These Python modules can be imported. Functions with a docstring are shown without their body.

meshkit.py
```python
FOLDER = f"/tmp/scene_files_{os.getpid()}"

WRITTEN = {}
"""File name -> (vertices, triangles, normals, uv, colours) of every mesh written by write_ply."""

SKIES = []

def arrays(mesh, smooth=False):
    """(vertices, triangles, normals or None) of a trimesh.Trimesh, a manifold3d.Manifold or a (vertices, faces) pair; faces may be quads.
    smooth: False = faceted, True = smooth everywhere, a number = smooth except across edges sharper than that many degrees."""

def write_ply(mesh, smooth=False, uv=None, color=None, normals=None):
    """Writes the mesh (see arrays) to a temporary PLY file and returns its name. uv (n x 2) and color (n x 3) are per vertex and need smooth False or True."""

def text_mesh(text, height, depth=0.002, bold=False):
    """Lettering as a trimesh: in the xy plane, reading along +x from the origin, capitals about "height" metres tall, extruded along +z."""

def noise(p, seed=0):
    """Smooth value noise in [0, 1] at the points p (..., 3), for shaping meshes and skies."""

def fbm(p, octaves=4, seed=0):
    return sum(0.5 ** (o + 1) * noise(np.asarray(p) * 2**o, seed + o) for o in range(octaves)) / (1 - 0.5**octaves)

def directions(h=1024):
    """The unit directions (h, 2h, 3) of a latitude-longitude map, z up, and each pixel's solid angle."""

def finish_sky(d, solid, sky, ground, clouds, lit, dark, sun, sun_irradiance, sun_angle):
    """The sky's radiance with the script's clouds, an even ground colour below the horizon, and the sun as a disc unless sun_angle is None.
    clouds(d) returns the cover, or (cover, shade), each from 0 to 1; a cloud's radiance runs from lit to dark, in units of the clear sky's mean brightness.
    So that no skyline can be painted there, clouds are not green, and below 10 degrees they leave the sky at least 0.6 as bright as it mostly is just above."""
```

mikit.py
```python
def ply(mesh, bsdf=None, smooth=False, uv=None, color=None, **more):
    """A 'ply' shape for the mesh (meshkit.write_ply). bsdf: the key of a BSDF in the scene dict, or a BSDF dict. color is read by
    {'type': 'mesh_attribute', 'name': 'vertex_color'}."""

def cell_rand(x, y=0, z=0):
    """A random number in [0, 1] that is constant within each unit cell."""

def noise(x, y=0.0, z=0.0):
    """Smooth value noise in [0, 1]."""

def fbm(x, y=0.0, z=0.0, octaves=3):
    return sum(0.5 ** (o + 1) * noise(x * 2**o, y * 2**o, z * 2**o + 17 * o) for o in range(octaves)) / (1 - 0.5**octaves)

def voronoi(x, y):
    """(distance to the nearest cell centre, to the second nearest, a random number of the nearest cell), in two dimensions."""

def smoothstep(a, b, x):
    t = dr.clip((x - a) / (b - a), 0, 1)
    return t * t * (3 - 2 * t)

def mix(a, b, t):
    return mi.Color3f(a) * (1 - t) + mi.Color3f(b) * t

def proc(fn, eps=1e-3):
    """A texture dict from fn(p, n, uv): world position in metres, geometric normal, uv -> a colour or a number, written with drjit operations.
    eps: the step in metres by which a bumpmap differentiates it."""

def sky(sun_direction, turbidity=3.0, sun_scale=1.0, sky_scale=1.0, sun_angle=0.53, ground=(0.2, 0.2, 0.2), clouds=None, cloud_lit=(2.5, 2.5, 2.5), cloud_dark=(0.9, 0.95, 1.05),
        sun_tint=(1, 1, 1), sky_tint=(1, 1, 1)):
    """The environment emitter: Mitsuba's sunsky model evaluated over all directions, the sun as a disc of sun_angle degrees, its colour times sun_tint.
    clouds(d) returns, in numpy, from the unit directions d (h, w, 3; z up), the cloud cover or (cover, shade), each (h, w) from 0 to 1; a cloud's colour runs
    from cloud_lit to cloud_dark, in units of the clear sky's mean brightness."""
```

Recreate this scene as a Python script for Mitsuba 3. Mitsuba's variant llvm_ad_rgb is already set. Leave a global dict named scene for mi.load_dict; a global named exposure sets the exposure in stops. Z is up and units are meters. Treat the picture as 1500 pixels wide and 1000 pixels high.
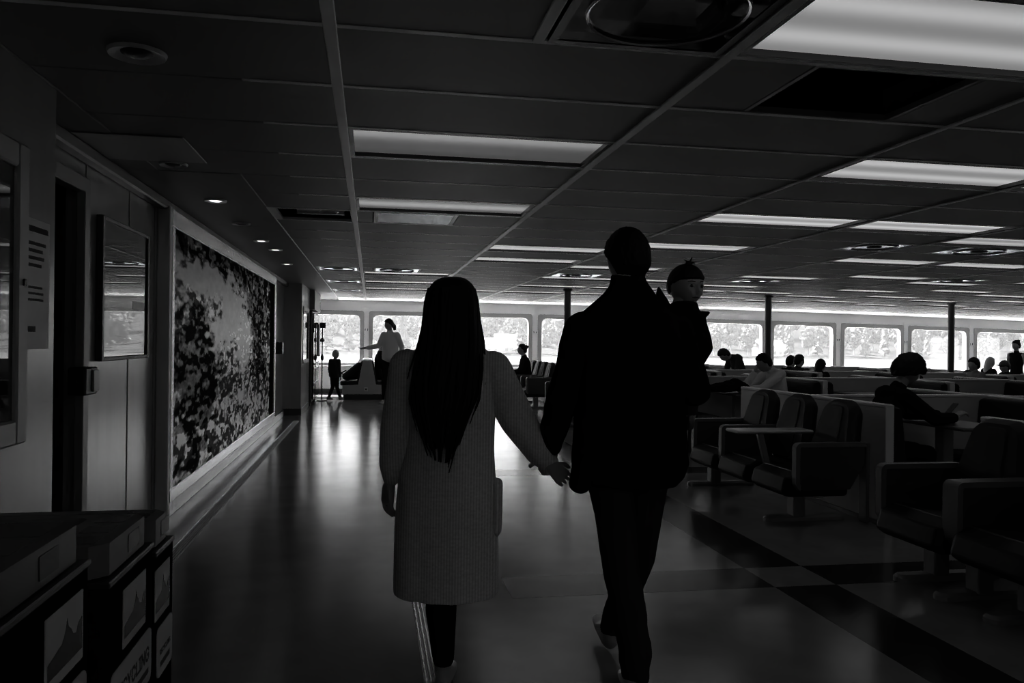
import math, random
import numpy as np, trimesh
import manifold3d as m3
import mitsuba as mi, drjit as dr, mikit, meshkit
from shapely.geometry import Polygon, box as sbox
from shapely import affinity

random.seed(7)
rng = np.random.default_rng(7)
T = mi.ScalarTransform4f
scene, labels = {"type": "scene"}, {}

# ------------------------------------------------------------------ camera, sky, exposure
exposure = 0.05
CAM_Z, YAW, ROLL, FOCAL = 1.37, math.atan2(207, 1167), 0.0117, 1167.0
fw = np.array([math.sin(YAW), math.cos(YAW), 0.0])
rt = np.array([math.cos(YAW), -math.sin(YAW), 0.0])
up = np.array([0, 0, 1.0]) * math.cos(ROLL) - rt * math.sin(ROLL)
scene["camera"] = {"type": "perspective", "fov": math.degrees(2 * math.atan(750 / FOCAL)), "fov_axis": "x", "near_clip": 0.05, "far_clip": 3000,
                   "to_world": T().look_at(origin=[0, 0, CAM_Z], target=(fw + [0, 0, CAM_Z]).tolist(), up=up.tolist())}
SKY, SUN = 3.2, 66.0
def overcast(d):
    n = meshkit.fbm(d * np.array([3.0, 3.0, 7.0]), 4, 3)
    return np.ones(d.shape[:2]), np.clip(0.25 + 1.2 * (n - 0.5), 0, 1)
scene["sky"] = mikit.sky([-0.42, 0.5, 0.78], sun_scale=SUN / 1.2, sun_tint=(0.80, 0.965, 1.274), sky_scale=SKY / 0.0854 / 2.8, ground=(0.2, 0.2, 0.2), clouds=overcast, cloud_lit=(3.2, 3.2, 3.2), cloud_dark=(2.4, 2.4, 2.4))

CAMBER = 0.0006                       # the deck and the ceiling fall off towards the ship's side
def cam_dz(x): return -CAMBER * max(x, 0.0) ** 2

# ------------------------------------------------------------------ materials
def rgb(v): return {"type": "rgb", "value": [float(v)] * 3}
def two(b): return {"type": "twosided", "bsdf": b}
def plastic(v, alpha=0.2, ior=1.5, spec=1.0):
    return two({"type": "roughplastic", "diffuse_reflectance": v if isinstance(v, dict) else rgb(v), "alpha": alpha, "int_ior": ior, "specular_reflectance": rgb(spec), "nonlinear": False})
def matte(v): return two({"type": "diffuse", "reflectance": v if isinstance(v, dict) else rgb(v)})
def metal(v, alpha=0.2): return two({"type": "roughconductor", "material": "Al", "alpha": alpha, "specular_reflectance": rgb(v)})
def bump(b, fn, scale, eps=2e-3): return {"type": "bumpmap", "tex": mikit.proc(fn, eps), "scale": scale, "bsdf": b} 

def floor_col(p, n, uv):
    return mikit.mix((0.17,) * 3, (0.24,) * 3, mikit.fbm(p.x * 5, p.y * 5, 0.0, 3))
def floor_wave(p, n, uv):
    return mikit.noise(p.x * 1.3, p.y * 7.0, 0.0) * 0.6 + mikit.noise(p.x * 6.0, p.y * 26.0, 3.0) * 0.12
scene["m_floor"] = two(bump({"type": "roughplastic", "diffuse_reflectance": mikit.proc(floor_col), "alpha": 0.035, "int_ior": 1.85}, floor_wave, 0.0009, 4e-3))
scene["m_floor_dark"] = two(bump({"type": "roughplastic", "diffuse_reflectance": rgb(0.02), "alpha": 0.05, "int_ior": 1.5}, floor_wave, 0.0009, 4e-3))
def wall_col(p, n, uv):
    return mikit.mix((0.22,) * 3, (0.30,) * 3, mikit.fbm(p.x * 9, p.y * 9, p.z * 1.2, 3))
scene["m_wall"] = plastic(mikit.proc(wall_col), 0.085, 2.0)
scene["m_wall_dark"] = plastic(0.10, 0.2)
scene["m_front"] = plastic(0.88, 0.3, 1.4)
scene["m_tile"] = plastic(0.22, 0.3, 1.4, 0.6)
scene["m_tile_b"] = plastic(0.20, 0.3, 1.4, 0.6)
scene["m_rail"] = plastic(0.92, 0.2, 1.45)
scene["m_mirror"] = metal(0.9, 0.04)
scene["m_metal"] = metal(0.8, 0.22)
scene["m_bright_metal"] = metal(0.95, 0.12)
scene["m_black"] = plastic(0.012, 0.3)
scene["m_void"] = matte(0.01)
scene["m_dark"] = plastic(0.03, 0.22)
scene["m_leather"] = plastic(0.012, 0.3, 1.45, 0.4)
scene["m_arm"] = plastic(0.10, 0.2, 1.5, 0.8)
scene["m_panel"] = plastic(0.42, 0.25)
scene["m_panel_rail"] = plastic(0.6, 0.14, 1.6)
scene["m_white"] = plastic(0.7, 0.25)
scene["m_table"] = plastic(0.08, 0.2)
scene["m_tray"] = plastic(0.4, 0.15)
scene["m_frame"] = plastic(0.33, 0.25)
scene["m_grey"] = plastic(0.22, 0.25)
scene["m_ink"] = matte(0.10)
scene["m_paper"] = plastic(0.33, 0.3)
scene["m_pane"] = {"type": "thindielectric", "int_ior": 1.5}
scene["m_gloss"] = two({"type": "plastic", "diffuse_reflectance": rgb(0.02), "int_ior": 1.9})
scene["m_skin"] = plastic(0.32, 0.4, 1.4)
scene["m_skin_light"] = plastic(0.42, 0.4, 1.4)
scene["m_hair"] = plastic(0.006, 0.45, 1.4, 0.5)
scene["m_hair_white"] = plastic(0.6, 0.35)
scene["m_hair_fair"] = plastic(0.45, 0.35)
scene["m_cloth_black"] = matte(0.009)
scene["m_cloth_dark"] = matte(0.028)
scene["m_cloth_grey"] = matte(0.16)
scene["m_cloth_mid"] = matte(0.10)
scene["m_cloth_light"] = matte(0.75)
scene["m_shoe"] = plastic(0.3, 0.3)
scene["m_shoe_dark"] = plastic(0.05, 0.3)
scene["m_eye"] = plastic(0.5, 0.05)
scene["m_iris"] = plastic(0.01, 0.05)
scene["m_lip"] = plastic(0.14, 0.3)

# ------------------------------------------------------------------ mesh helpers
_cube24 = None
def cbox(x0, x1, y0, y1, z0, z1, b=0.004):
    """A box with chamfered edges."""
    global _cube24
    lo, hi = np.array([x0, y0, z0], float), np.array([x1, y1, z1], float)
    lo, hi = np.minimum(lo, hi), np.maximum(lo, hi)
    if b <= 0:
        m = trimesh.creation.box(bounds=[lo, hi]); return m
    b = min(b, *(0.45 * (hi - lo)))
    if _cube24 is None:
        pts = []
        for s in np.ndindex(2, 2, 2):
            for ax in range(3):
                q = np.array([1.0 if v else -1.0 for v in s]); k = q.copy() * 0.8; k[ax] = q[ax]; pts.append(k)
        pts = np.array(pts)
        h = trimesh.convex.convex_hull(pts)
        idx = np.array([int(np.argmin(((pts - v) ** 2).sum(1))) for v in h.vertices])
        _cube24 = (pts[idx], np.array(h.faces))
    c, f = _cube24
    sgn = np.sign(c); out = np.abs(c) > 0.9
    half = (hi - lo) / 2
    v = (hi + lo) / 2 + sgn * np.where(out, half, half - b)
    return trimesh.Trimesh(v, f.copy(), process=False)
def cat(ms): return ms[0] if len(ms) == 1 else trimesh.util.concatenate(ms)
def xf(m, M):
    m = m.copy(); m.apply_transform(M); return m
def rotz(a): return trimesh.transformations.rotation_matrix(a, [0, 0, 1])
def rot(a, ax): return trimesh.transformations.rotation_matrix(a, ax)
def mov(x, y, z): return trimesh.transformations.translation_matrix([x, y, z])
def bend(m):
    m = m.copy(); v = np.array(m.vertices); v[:, 2] -= CAMBER * np.maximum(v[:, 0], 0) ** 2; m.vertices = v; return m
def cyl(p, q, r, n=14, r2=None):
    p, q = np.asarray(p, float), np.asarray(q, float)
    d = q - p; L = np.linalg.norm(d)
    prof = [[0, 0], [r, 0], [r if r2 is None else r2, L], [0, L]]
    m = trimesh.creation.revolve(prof, sections=n)
    m.apply_transform(trimesh.geometry.align_vectors([0, 0, 1], d / L)); m.apply_translation(p)
    return m
def lathe(prof, n=28): return trimesh.creation.revolve(prof, sections=n)
def extr(poly, h): return trimesh.creation.extrude_polygon(poly, h, engine="earcut")
def rrect(x0, x1, z0, z1, r, res=6):
    return sbox(x0 + r, z0 + r, x1 - r, z1 - r).buffer(r, quad_segs=res)
def hull(pts): return trimesh.convex.convex_hull(np.asarray(pts, float))
def outline_pad(outline, t, round_=0.25, shrink=0.05):
    """Convex outline (n x 2, in x and z) as a rounded pad of thickness t along y."""
    o = np.asarray(outline, float); c = o.mean(0)
    pts = []
    for y, s in ((-t / 2, 1 - shrink), (-t / 2 * (1 - round_), 1 - shrink * 0.25), (0, 1.0), (t / 2 * (1 - round_), 1 - shrink * 0.25), (t / 2, 1 - shrink)):
        q = (o - c) * s + c
        pts.append(np.column_stack([q[:, 0], np.full(len(q), y), q[:, 1]]))
    return hull(np.vstack(pts))

# ------------------------------------------------------------------ naming
def key_of(name, parent=None):
    pre = parent + "__" if parent else ""
    k, i = pre + name, 0
    while k in scene or k in labels or (not parent and any(True for q in _roots if q == k)):
        i += 1; k = f"{pre}{name}_{i:03d}"
    if not parent: _roots.add(k)
    return k
_roots = set()
def tag(k, label=None, cat_=None, group=None, kind=None):
    d = labels.setdefault(k, {})
    if label: d["label"] = label
    if cat_: d["category"] = cat_
    if group: d["group"] = group
    if kind: d["kind"] = kind
    return k
def thing(name, label, cat_, group=None): return tag(key_of(name), label, cat_, group)
def part(name, mesh, m, parent, smooth=30, label=None, kind=None, **more):
    k = key_of(name, parent)
    scene[k] = mikit.ply(mesh, m, smooth, **more)
    if label or kind: tag(k, label, None, None, kind)
    return k
def solo(name, mesh, m, label, cat_, group=None, smooth=30, kind=None):
    k = key_of(name); scene[k] = mikit.ply(mesh, m, smooth); return tag(k, label, cat_, group, kind)
def struct(name, mesh, m, parent=None, smooth=False):
    if parent: return part(name, mesh, m, parent, smooth)
    _roots.add(name); scene[name] = mikit.ply(mesh, m, smooth); labels[name] = {"kind": "structure"}; return name
def struct_root(name): _roots.add(name); labels[name] = {"kind": "structure"}; return name
def put(proto, M, k):
    """One more entry of a shape dict, moved."""
    scene[k] = {**proto, "to_world": T(M)}
def dup(root, label, M, name=None, group=None):
    """A copy of a thing with its parts."""
    k = key_of(name or root); tag(k, label, labels[root]["category"], group or labels[root].get("group"))
    for q in [q for q in scene if q.startswith(root + "__")]:
        put(scene[q], M, k + q[len(root):])
        if q in labels: labels[k + q[len(root):]] = dict(labels[q])
    return k

# ================================================================== the setting
X_L, X_N, Y_FRONT, Z_C = -1.53, -1.27, 20.7, 2.37
X_PORT, X_STAR, Y_BACK = -6.0, 22.0, -3.5
xs = np.concatenate([[X_PORT, -3, 0], np.arange(1, X_STAR + 0.1, 1.0)])
def sheet(xs, ys, z, t):
    """A slab in strips along x so that it can follow the camber."""
    return bend(cat([trimesh.creation.box(bounds=[[a, ys[0], z - t], [b, ys[1], z]]) for a, b in zip(xs[:-1], xs[1:])]))
gx, gy = np.meshgrid(xs, [Y_BACK, Y_FRONT + 0.05], indexing="ij")
n_ = len(xs)
fv = np.column_stack([gx.ravel(), gy.ravel(), -CAMBER * np.maximum(gx.ravel(), 0) ** 2])
fv = np.vstack([fv, fv - [0, 0, 0.1]])
ff = []
for i in range(n_ - 1):
    a, b, c, d = 2 * i, 2 * i + 2, 2 * i + 3, 2 * i + 1
    ff += [[a, b, c], [a, c, d]]; o = 2 * n_; ff += [[a + o, c + o, b + o], [a + o, d + o, c + o]]
struct("floor", trimesh.Trimesh(fv, ff, process=False), "m_floor", smooth=False)

# dark bands of the floor covering, inlaid a hair proud
def band(x0, x1, y0, y1):
    xx = np.linspace(x0, x1, max(2, int((x1 - x0) / 0.6) + 1))
    m = cat([trimesh.creation.box(bounds=[[a, y0, -0.003], [b, y1, 0.0008]]) for a, b in zip(xx[:-1], xx[1:])])
    part("dark_band", bend(m), "m_floor_dark", "floor", False)
YB = [0.55, 4.37, 8.2, 12.0, 15.8]
segs = [-2.0] + YB + [19.0]
for a, b in zip(segs[:-1], segs[1:]):
    band(2.27, 2.65, a + (0.19 if a in YB else 0), b - (0.19 if b in YB else 0))
for yb in YB[:3]:
    band(0.76, 2.27, yb - 0.19, yb + 0.19)
    band(2.65, 7.0, yb - 0.19, yb + 0.19)
# ribbed strips let into the floor
def ribbed(x, y0, y1, w, n, mat="m_bright_metal"):
    k = thing("ribbed_floor_strip", "", "floor strip")
    part("base", cbox(x - w / 2, x + w / 2, y0, y1, -0.004, 0.002, 0.0005), "m_dark", k)
    for i in range(n):
        xx = x - w / 2 + w * (i + 0.5) / n
        part("rib", cbox(xx - w / n * 0.2, xx + w / n * 0.2, y0 + 0.01, y1 - 0.01, 0.001, 0.0055, 0.001), mat if i else "m_bright_metal", k)
    return k
tag(ribbed(-1.21, 4.4, 13.75, 0.09, 6, "m_grey"), "long ribbed metal strip in the floor beside the mural wall")
tag(ribbed(0.285, 2.2, 4.6, 0.115, 6), "short ribbed metal strip in the floor under the woman's coat hem")

# walls
struct("wall_left", cat([
    cbox(X_L - 0.1, X_L, 4.66, 14.7, 0, Z_C + 0.05, 0),
    cbox(X_L - 0.1, X_L, 3.45, 4.66, 2.17, Z_C + 0.05, 0)]), "m_wall")
for yy in (4.66, 5.45, 6.05):
    part("panel_joint", cbox(X_L, X_L + 0.004, yy - 0.006, yy + 0.006, 0.1, 2.3, 0), "m_grey", "wall_left", False)
struct("wall_near_left", cbox(X_N - 0.12, X_N, Y_BACK, 3.52, 0, Z_C + 0.05, 0.004), "m_wall")
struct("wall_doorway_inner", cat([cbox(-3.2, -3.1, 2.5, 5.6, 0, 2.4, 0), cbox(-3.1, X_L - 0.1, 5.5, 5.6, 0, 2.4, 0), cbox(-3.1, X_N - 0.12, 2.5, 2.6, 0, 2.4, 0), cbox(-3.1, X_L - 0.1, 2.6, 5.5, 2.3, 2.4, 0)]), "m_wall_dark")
struct("door_1", cat([cbox(X_L - 0.02, X_L + 0.025, 4.58, 4.66, 0, 2.2, 0.004), cbox(X_L - 0.02, X_L + 0.025, 3.52, 4.66, 2.14, 2.22, 0.004)]), "m_grey")
struct("wall_block_left", cat([cbox(-2.4, -1.22, 14.72, 16.55, 0.12, Z_C + 0.05, 0.004)]), "m_wall")
struct("baseboard_block", cat([cbox(-2.42, -1.215, 14.71, 16.56, 0, 0.12, 0.003)]), "m_dark")
struct("wall_block_upper", cbox(-2.4, -1.12, 16.56, 18.4, 1.97, Z_C + 0.05, 0.004), "m_grey")
struct("baseboard_left", cat([cbox(X_L, X_L + 0.035, 4.66, 14.7, 0, 0.11, 0.006)]), "m_metal")
struct("trim_1", cat([cbox(X_L, X_L + 0.075, 3.5, 14.7, 2.3, 2.37, 0.01)]), "m_wall_dark")
struct("wall_port", cat([cbox(X_PORT - 0.1, X_PORT, 16.0, 17.0, 0, 2.42, 0), cbox(X_PORT - 0.1, X_PORT, 20.3, 20.8, 0, 2.42, 0), cbox(X_PORT - 0.1, X_PORT, 17.0, 20.3, 0, 0.8, 0), cbox(X_PORT - 0.1, X_PORT, 17.0, 20.3, 2.0, 2.42, 0)]), "m_front")
struct("wall_port_rear", cbox(X_PORT, -2.4, 15.9, 16.0, 0, 2.42, 0), "m_wall")
SW = [(13.0 + 2.0 * i, 14.7 + 2.0 * i) for i in range(2)]
sp_ = sbox(Y_BACK, -0.35, Y_FRONT, 2.5)
for a, b in SW: sp_ = sp_.difference(rrect(a, b, 0.78, 2.0, 0.13))
sm_ = extr(sp_.segmentize(1.5), 0.1); v = np.array(sm_.vertices)
struct("wall_right", bend(trimesh.Trimesh(np.column_stack([X_STAR + v[:, 2], v[:, 0], v[:, 1]]), sm_.faces, process=False)), "m_wall")
struct("wall_back", cbox(X_N - 0.12, X_STAR + 0.1, Y_BACK - 0.1, Y_BACK, -0.4, 2.45, 0), "m_wall")

# front wall with its windows
WIN = [(-5.2, -3.6), (-3.3, -1.62), (-1.33, -0.27), (0.05, 4.11), (4.46, 8.68), (9.02, 10.76), (11.11, 12.92), (13.27, 15.06), (15.4, 17.2), (17.55, 19.4), (19.75, 21.5)]
WIN[1] = (-3.3, -0.27); WIN.pop(2)
WZ0, WZ1, WR = 0.78, 2.0, 0.13
poly = sbox(X_PORT - 0.1, -0.35, X_STAR + 0.1, 2.5)
for a, b in WIN: poly = poly.difference(rrect(a, b, WZ0, WZ1, WR))
fm = extr(poly.segmentize(0.8), 0.14)
v = np.array(fm.vertices); fm = trimesh.Trimesh(np.column_stack([v[:, 0], Y_FRONT + v[:, 2], v[:, 1]]), fm.faces[:, ::-1], process=False)
struct("wall_front", bend(fm), "m_front", smooth=25)
for i, (a, b) in enumerate(WIN):
    w = struct_root(f"window_{i + 1}")
    ring = rrect(a - 0.1, b + 0.1, WZ0 - 0.07, WZ1 + 0.11, 0.06).difference(rrect(a, b, WZ0, WZ1, WR))
    rm = extr(ring.segmentize(0.8), 0.03); v = np.array(rm.vertices)
    part("frame", bend(trimesh.Trimesh(np.column_stack([v[:, 0], Y_FRONT - 0.03 + v[:, 2], v[:, 1]]), rm.faces[:, ::-1], process=False)), "m_frame", w, 25)
    gm = extr(rrect(a - 0.01, b + 0.01, WZ0 - 0.01, WZ1 + 0.01, WR).segmentize(0.8), 0.001); v = np.array(gm.vertices)
    fl = v[:, 2] < 1e-6
    keep = [f for f in gm.faces if fl[f].all()]
    part("pane", bend(trimesh.Trimesh(np.column_stack([v[:, 0], np.full(len(v), Y_FRONT + 0.07), v[:, 1]]), keep, process=False)), "m_pane", w, False)
    part("sill", bend(cbox(a - 0.1, b + 0.1, Y_FRONT - 0.12, Y_FRONT + 0.02, WZ0 - 0.1, WZ0 - 0.07, 0.008)), "m_white", w)
pk = [xs[k] for k in range(len(xs))]
struct("trim_2", bend(cat([cbox(a, b, Y_FRONT - 0.06, Y_FRONT, 0, 0.12, 0) for a, b in zip(pk[:-1], pk[1:])])), "m_dark")
for a, b in zip(WIN[:-1], WIN[1:]):
    xm = (a[1] + b[0]) / 2
    part("cover_plate", bend(cbox(xm - 0.08, xm + 0.08, Y_FRONT - 0.012, Y_FRONT, 0.6, 2.2, 0.006)), "m_front", "wall_front")
    for s in (-1, 1): part("hook", bend(cbox(xm + s * 0.03 - 0.008, xm + s * 0.03 + 0.008, Y_FRONT - 0.025, Y_FRONT - 0.01, 1.6, 1.66, 0.003)), "m_dark", "wall_front")

# columns
for i, (x, y) in enumerate([(3.62, 14.5), (7.72, 14.6), (11.95, 14.8)]):
    c = solo("pillar", xf(lathe([[0, 0], [0.085, 0], [0.085, 0.12], [0.062, 0.13], [0.062, 2.33], [0.09, 2.335], [0.09, 2.38], [0, 2.38]], 24), mov(x, y, cam_dz(x))), "m_dark",
             ["", "", ""][i], "pillar")
    labels[c] = {"kind": "structure", "label": ["dark round pillar seen left of the man's shoulder", "dark round pillar by the man with his head in his hand", "dark round pillar behind the bent-over youth's far side"][i]}
# ================================================================== ceiling: grid of panels, rails, lights, vents
GX0, GX, GY0, GY = -0.14, 1.35, 2.6, 0.6155
struct("ceiling", bend(cat([trimesh.creation.box(bounds=[[a, Y_BACK, Z_C + 0.16], [b, Y_FRONT + 0.1, Z_C + 0.2]]) for a, b in zip(xs[:-1], xs[1:])])), "m_void")
LIT = {0: [-4, 2, 5, 15, 18, 21], 1: [-4, -1, 9, 11, 21], 2: [-4, 2, 5, 8, 12, 15, 18, 21], 3: [-4, -1, 2, 5, 15, 18, 21], 4: [2, 6, 8.7, 13, 15.5, 18, 21], 5: [5, 9, 12, 18, 21], 6: [9, 13, 16, 19, 22],
       7: [12, 15, 18, 21], 8: [13, 16, 19, 22], 9: [15, 18, 21], 10: [16, 19, 22], 11: [18, 21]}
LIT = {b: [int(round(r)) for r in v] for b, v in LIT.items()}
LEVEL = {(0, 2): 0.19, (0, 5): 0.23, (1, -1): 0.42, (2, 2): 0.46, (4, 6): 0.42}
VENT = {(0, 6): (0.11, 0.61), (0, 14): (0.12, 0.62), (1, 0): (0.27, 0.77), (2, 14): (0.05, 0.6), (3, 7): (0.56, 0.98), (4, 9): (0.3, 0.84), (4, 14): (0.2, 0.7), (6, 12): (0.1, 0.55), (-1, 14): (0.54, 0.98), (-1, 18): (0.54, 0.98), (4, 7): (0.35, 0.95), (-1, 22): (0.54, 0.98), (0, -1): (0.52, 0.98)}
ROWS = range(-5, 29)
BAYS = range(-1, 16)
def tile_mesh(x0, x1, y0, y1): return cbox(x0 + 0.003, x1 - 0.003, y0 + 0.003, y1 - 0.003, Z_C, Z_C + 0.03, 0.003)
far, painted_light_end = [], []
def in_view(x, y): return y > 2.2 and -1.6 < x < 0.85 * y + 1.5
def tile(x0, x1, y0, y1, b):
    m = bend(tile_mesh(x0, x1, y0, y1))
    if y0 > 19.1: painted_light_end.append(m)  # rows by the windows go white, daylight painted into their colour
    elif y0 < 13.2 and any(in_view(x, yy) for x in (x0, x1) for yy in (y0, y1)): part("tile", m, "m_tile" if rng.random() < 0.7 else "m_tile_b", "ceiling", 20)
    else: far.append(m)
light_n = {}
def tube_glow(level, y0, y1):
    def fn(p, n, uv):
        t = (p.y - y0) / (y1 - y0)
        if level < 0.25: band_ = dr.exp(-dr.square((t - (0.2 if level < 0.2 else 0.6)) / 0.2)) * 0.95 - 0.15
        else: band_ = dr.exp(-dr.square((t - 0.27) / 0.13)) * 0.55 + dr.exp(-dr.square((t - 0.75) / 0.13)) * 0.55
        return mi.Color3f(level * (0.45 + band_))
    return fn
def ceiling_light(b, r):
    x0, y0 = GX0 + GX * b, GY0 + GY * r; x1, y1 = x0 + GX, y0 + GY
    k = thing("ceiling_light", f"", "ceiling light")
    rim = extr(sbox(x0 + 0.012, y0 + 0.01, x1 - 0.012, y1 - 0.01).difference(sbox(x0 + 0.045, y0 + 0.04, x1 - 0.045, y1 - 0.04)).segmentize(0.3), 0.05)
    rim.apply_translation([0, 0, Z_C - 0.002]); part("frame", bend(rim), "m_dark", k, False)
    nx = 4
    d = [[x0 + 0.045 + (GX - 0.09) * i / nx, y, Z_C + 0.02] for i in range(nx + 1) for y in (y0 + 0.04, y1 - 0.04)]
    f = [q for i in range(nx) for q in ([2 * i, 2 * i + 1, 2 * i + 3], [2 * i, 2 * i + 3, 2 * i + 2])]
    lev = LEVEL.get((b, r), 0.55 if r > 3 else 0.45)
    part("diffuser", bend(trimesh.Trimesh(d, f, process=False)), "m_white", k, False, uv=[[i / nx, y] for i in range(nx + 1) for y in (0.0, 1.0)],
         emitter={"type": "area", "radiance": mikit.proc(tube_glow(lev, y0 + 0.04, y1 - 0.04))})
    light_n[(b, r)] = k
def vent(b, r, a0, a1):
    x0, y0 = GX0 + GX * b, GY0 + GY * r; y1 = y0 + GY
    xa, xb = x0 + GX * a0, x0 + GX * a1
    if a0 > 0.08: tile(x0, xa, y0, y1, b)
    if a1 < 0.96: tile(xb, x0 + GX, y0, y1, b)
    k = thing("air_vent", "", "air vent")
    fr = extr(sbox(xa + 0.006, y0 + 0.006, xb - 0.006, y1 - 0.006).difference(sbox(xa + 0.035, y0 + 0.035, xb - 0.035, y1 - 0.035)), 0.02)
    fr.apply_translation([0, 0, Z_C - 0.004]); part("frame", bend(fr), "m_rail" if r > 0 else "m_dark", k, False)
    cx, cy = (xa + xb) / 2, (y0 + y1) / 2
    part("plate", bend(cbox(xa + 0.035, xb - 0.035, y0 + 0.035, y1 - 0.035, Z_C - 0.001, Z_C + 0.008, 0.002)), "m_mirror" if r > 6 else "m_gloss" if r < 0 else "m_metal", k)
    R = min(xb - xa, GY) / 2 - 0.07
    if r == 6: return k
    tor = lathe([[R, 0.0], [R + 0.007, -0.004], [R + 0.010, 0.003], [R + 0.004, 0.008], [R, 0.0]], 40); tor.apply_translation([cx, cy, Z_C - 0.008]); part("ring", bend(tor), "m_bright_metal", k, 40)
    if r > 0: part("hub", bend(xf(lathe([[0, -0.004], [R * 0.3, 0], [R * 0.34, 0.008], [0, 0.008]], 24), mov(cx, cy, Z_C - 0.009))), "m_dark", k, 40)
    return k
vk = {}
for b in BAYS:
    for r in ROWS:
        x0, y0 = GX0 + GX * b, GY0 + GY * r
        if y0 + GY > Y_FRONT + 0.05: continue
        x0l = x0 if b >= 0 else (-1.26 if r < 4 else -0.79)
        if (b, r) == (1, 0):
            tile(x0, x0 + 0.35, y0, y0 + GY, b); tile(x0 + 1.04, x0 + GX, y0, y0 + GY, b); continue
        if r in LIT.get(b, []): ceiling_light(b, r); continue
        if (b, r) in VENT: vk[(b, r)] = vent(b, r, *VENT[(b, r)]); continue
        if (b, r) == (-1, 6): continue
        tile(x0l, x0 + GX, y0, y0 + GY, b)
part("far_tile", cat(far), "m_tile", "ceiling", 20, kind="stuff")
for b in BAYS: painted_light_end.append(bend(tile_mesh(GX0 + GX * b, GX0 + GX * (b + 1), GY0 + 29 * GY, Y_FRONT + 0.02)))
painted_light_end.append(cbox(X_PORT, GX0 - GX, GY0 + 27 * GY, Y_FRONT + 0.02, Z_C, Z_C + 0.03, 0.004))
for m in painted_light_end: part("end_panel", m, "m_front", "ceiling", 20)  # front-wall white instead of tile grey paints in the window glow
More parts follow.
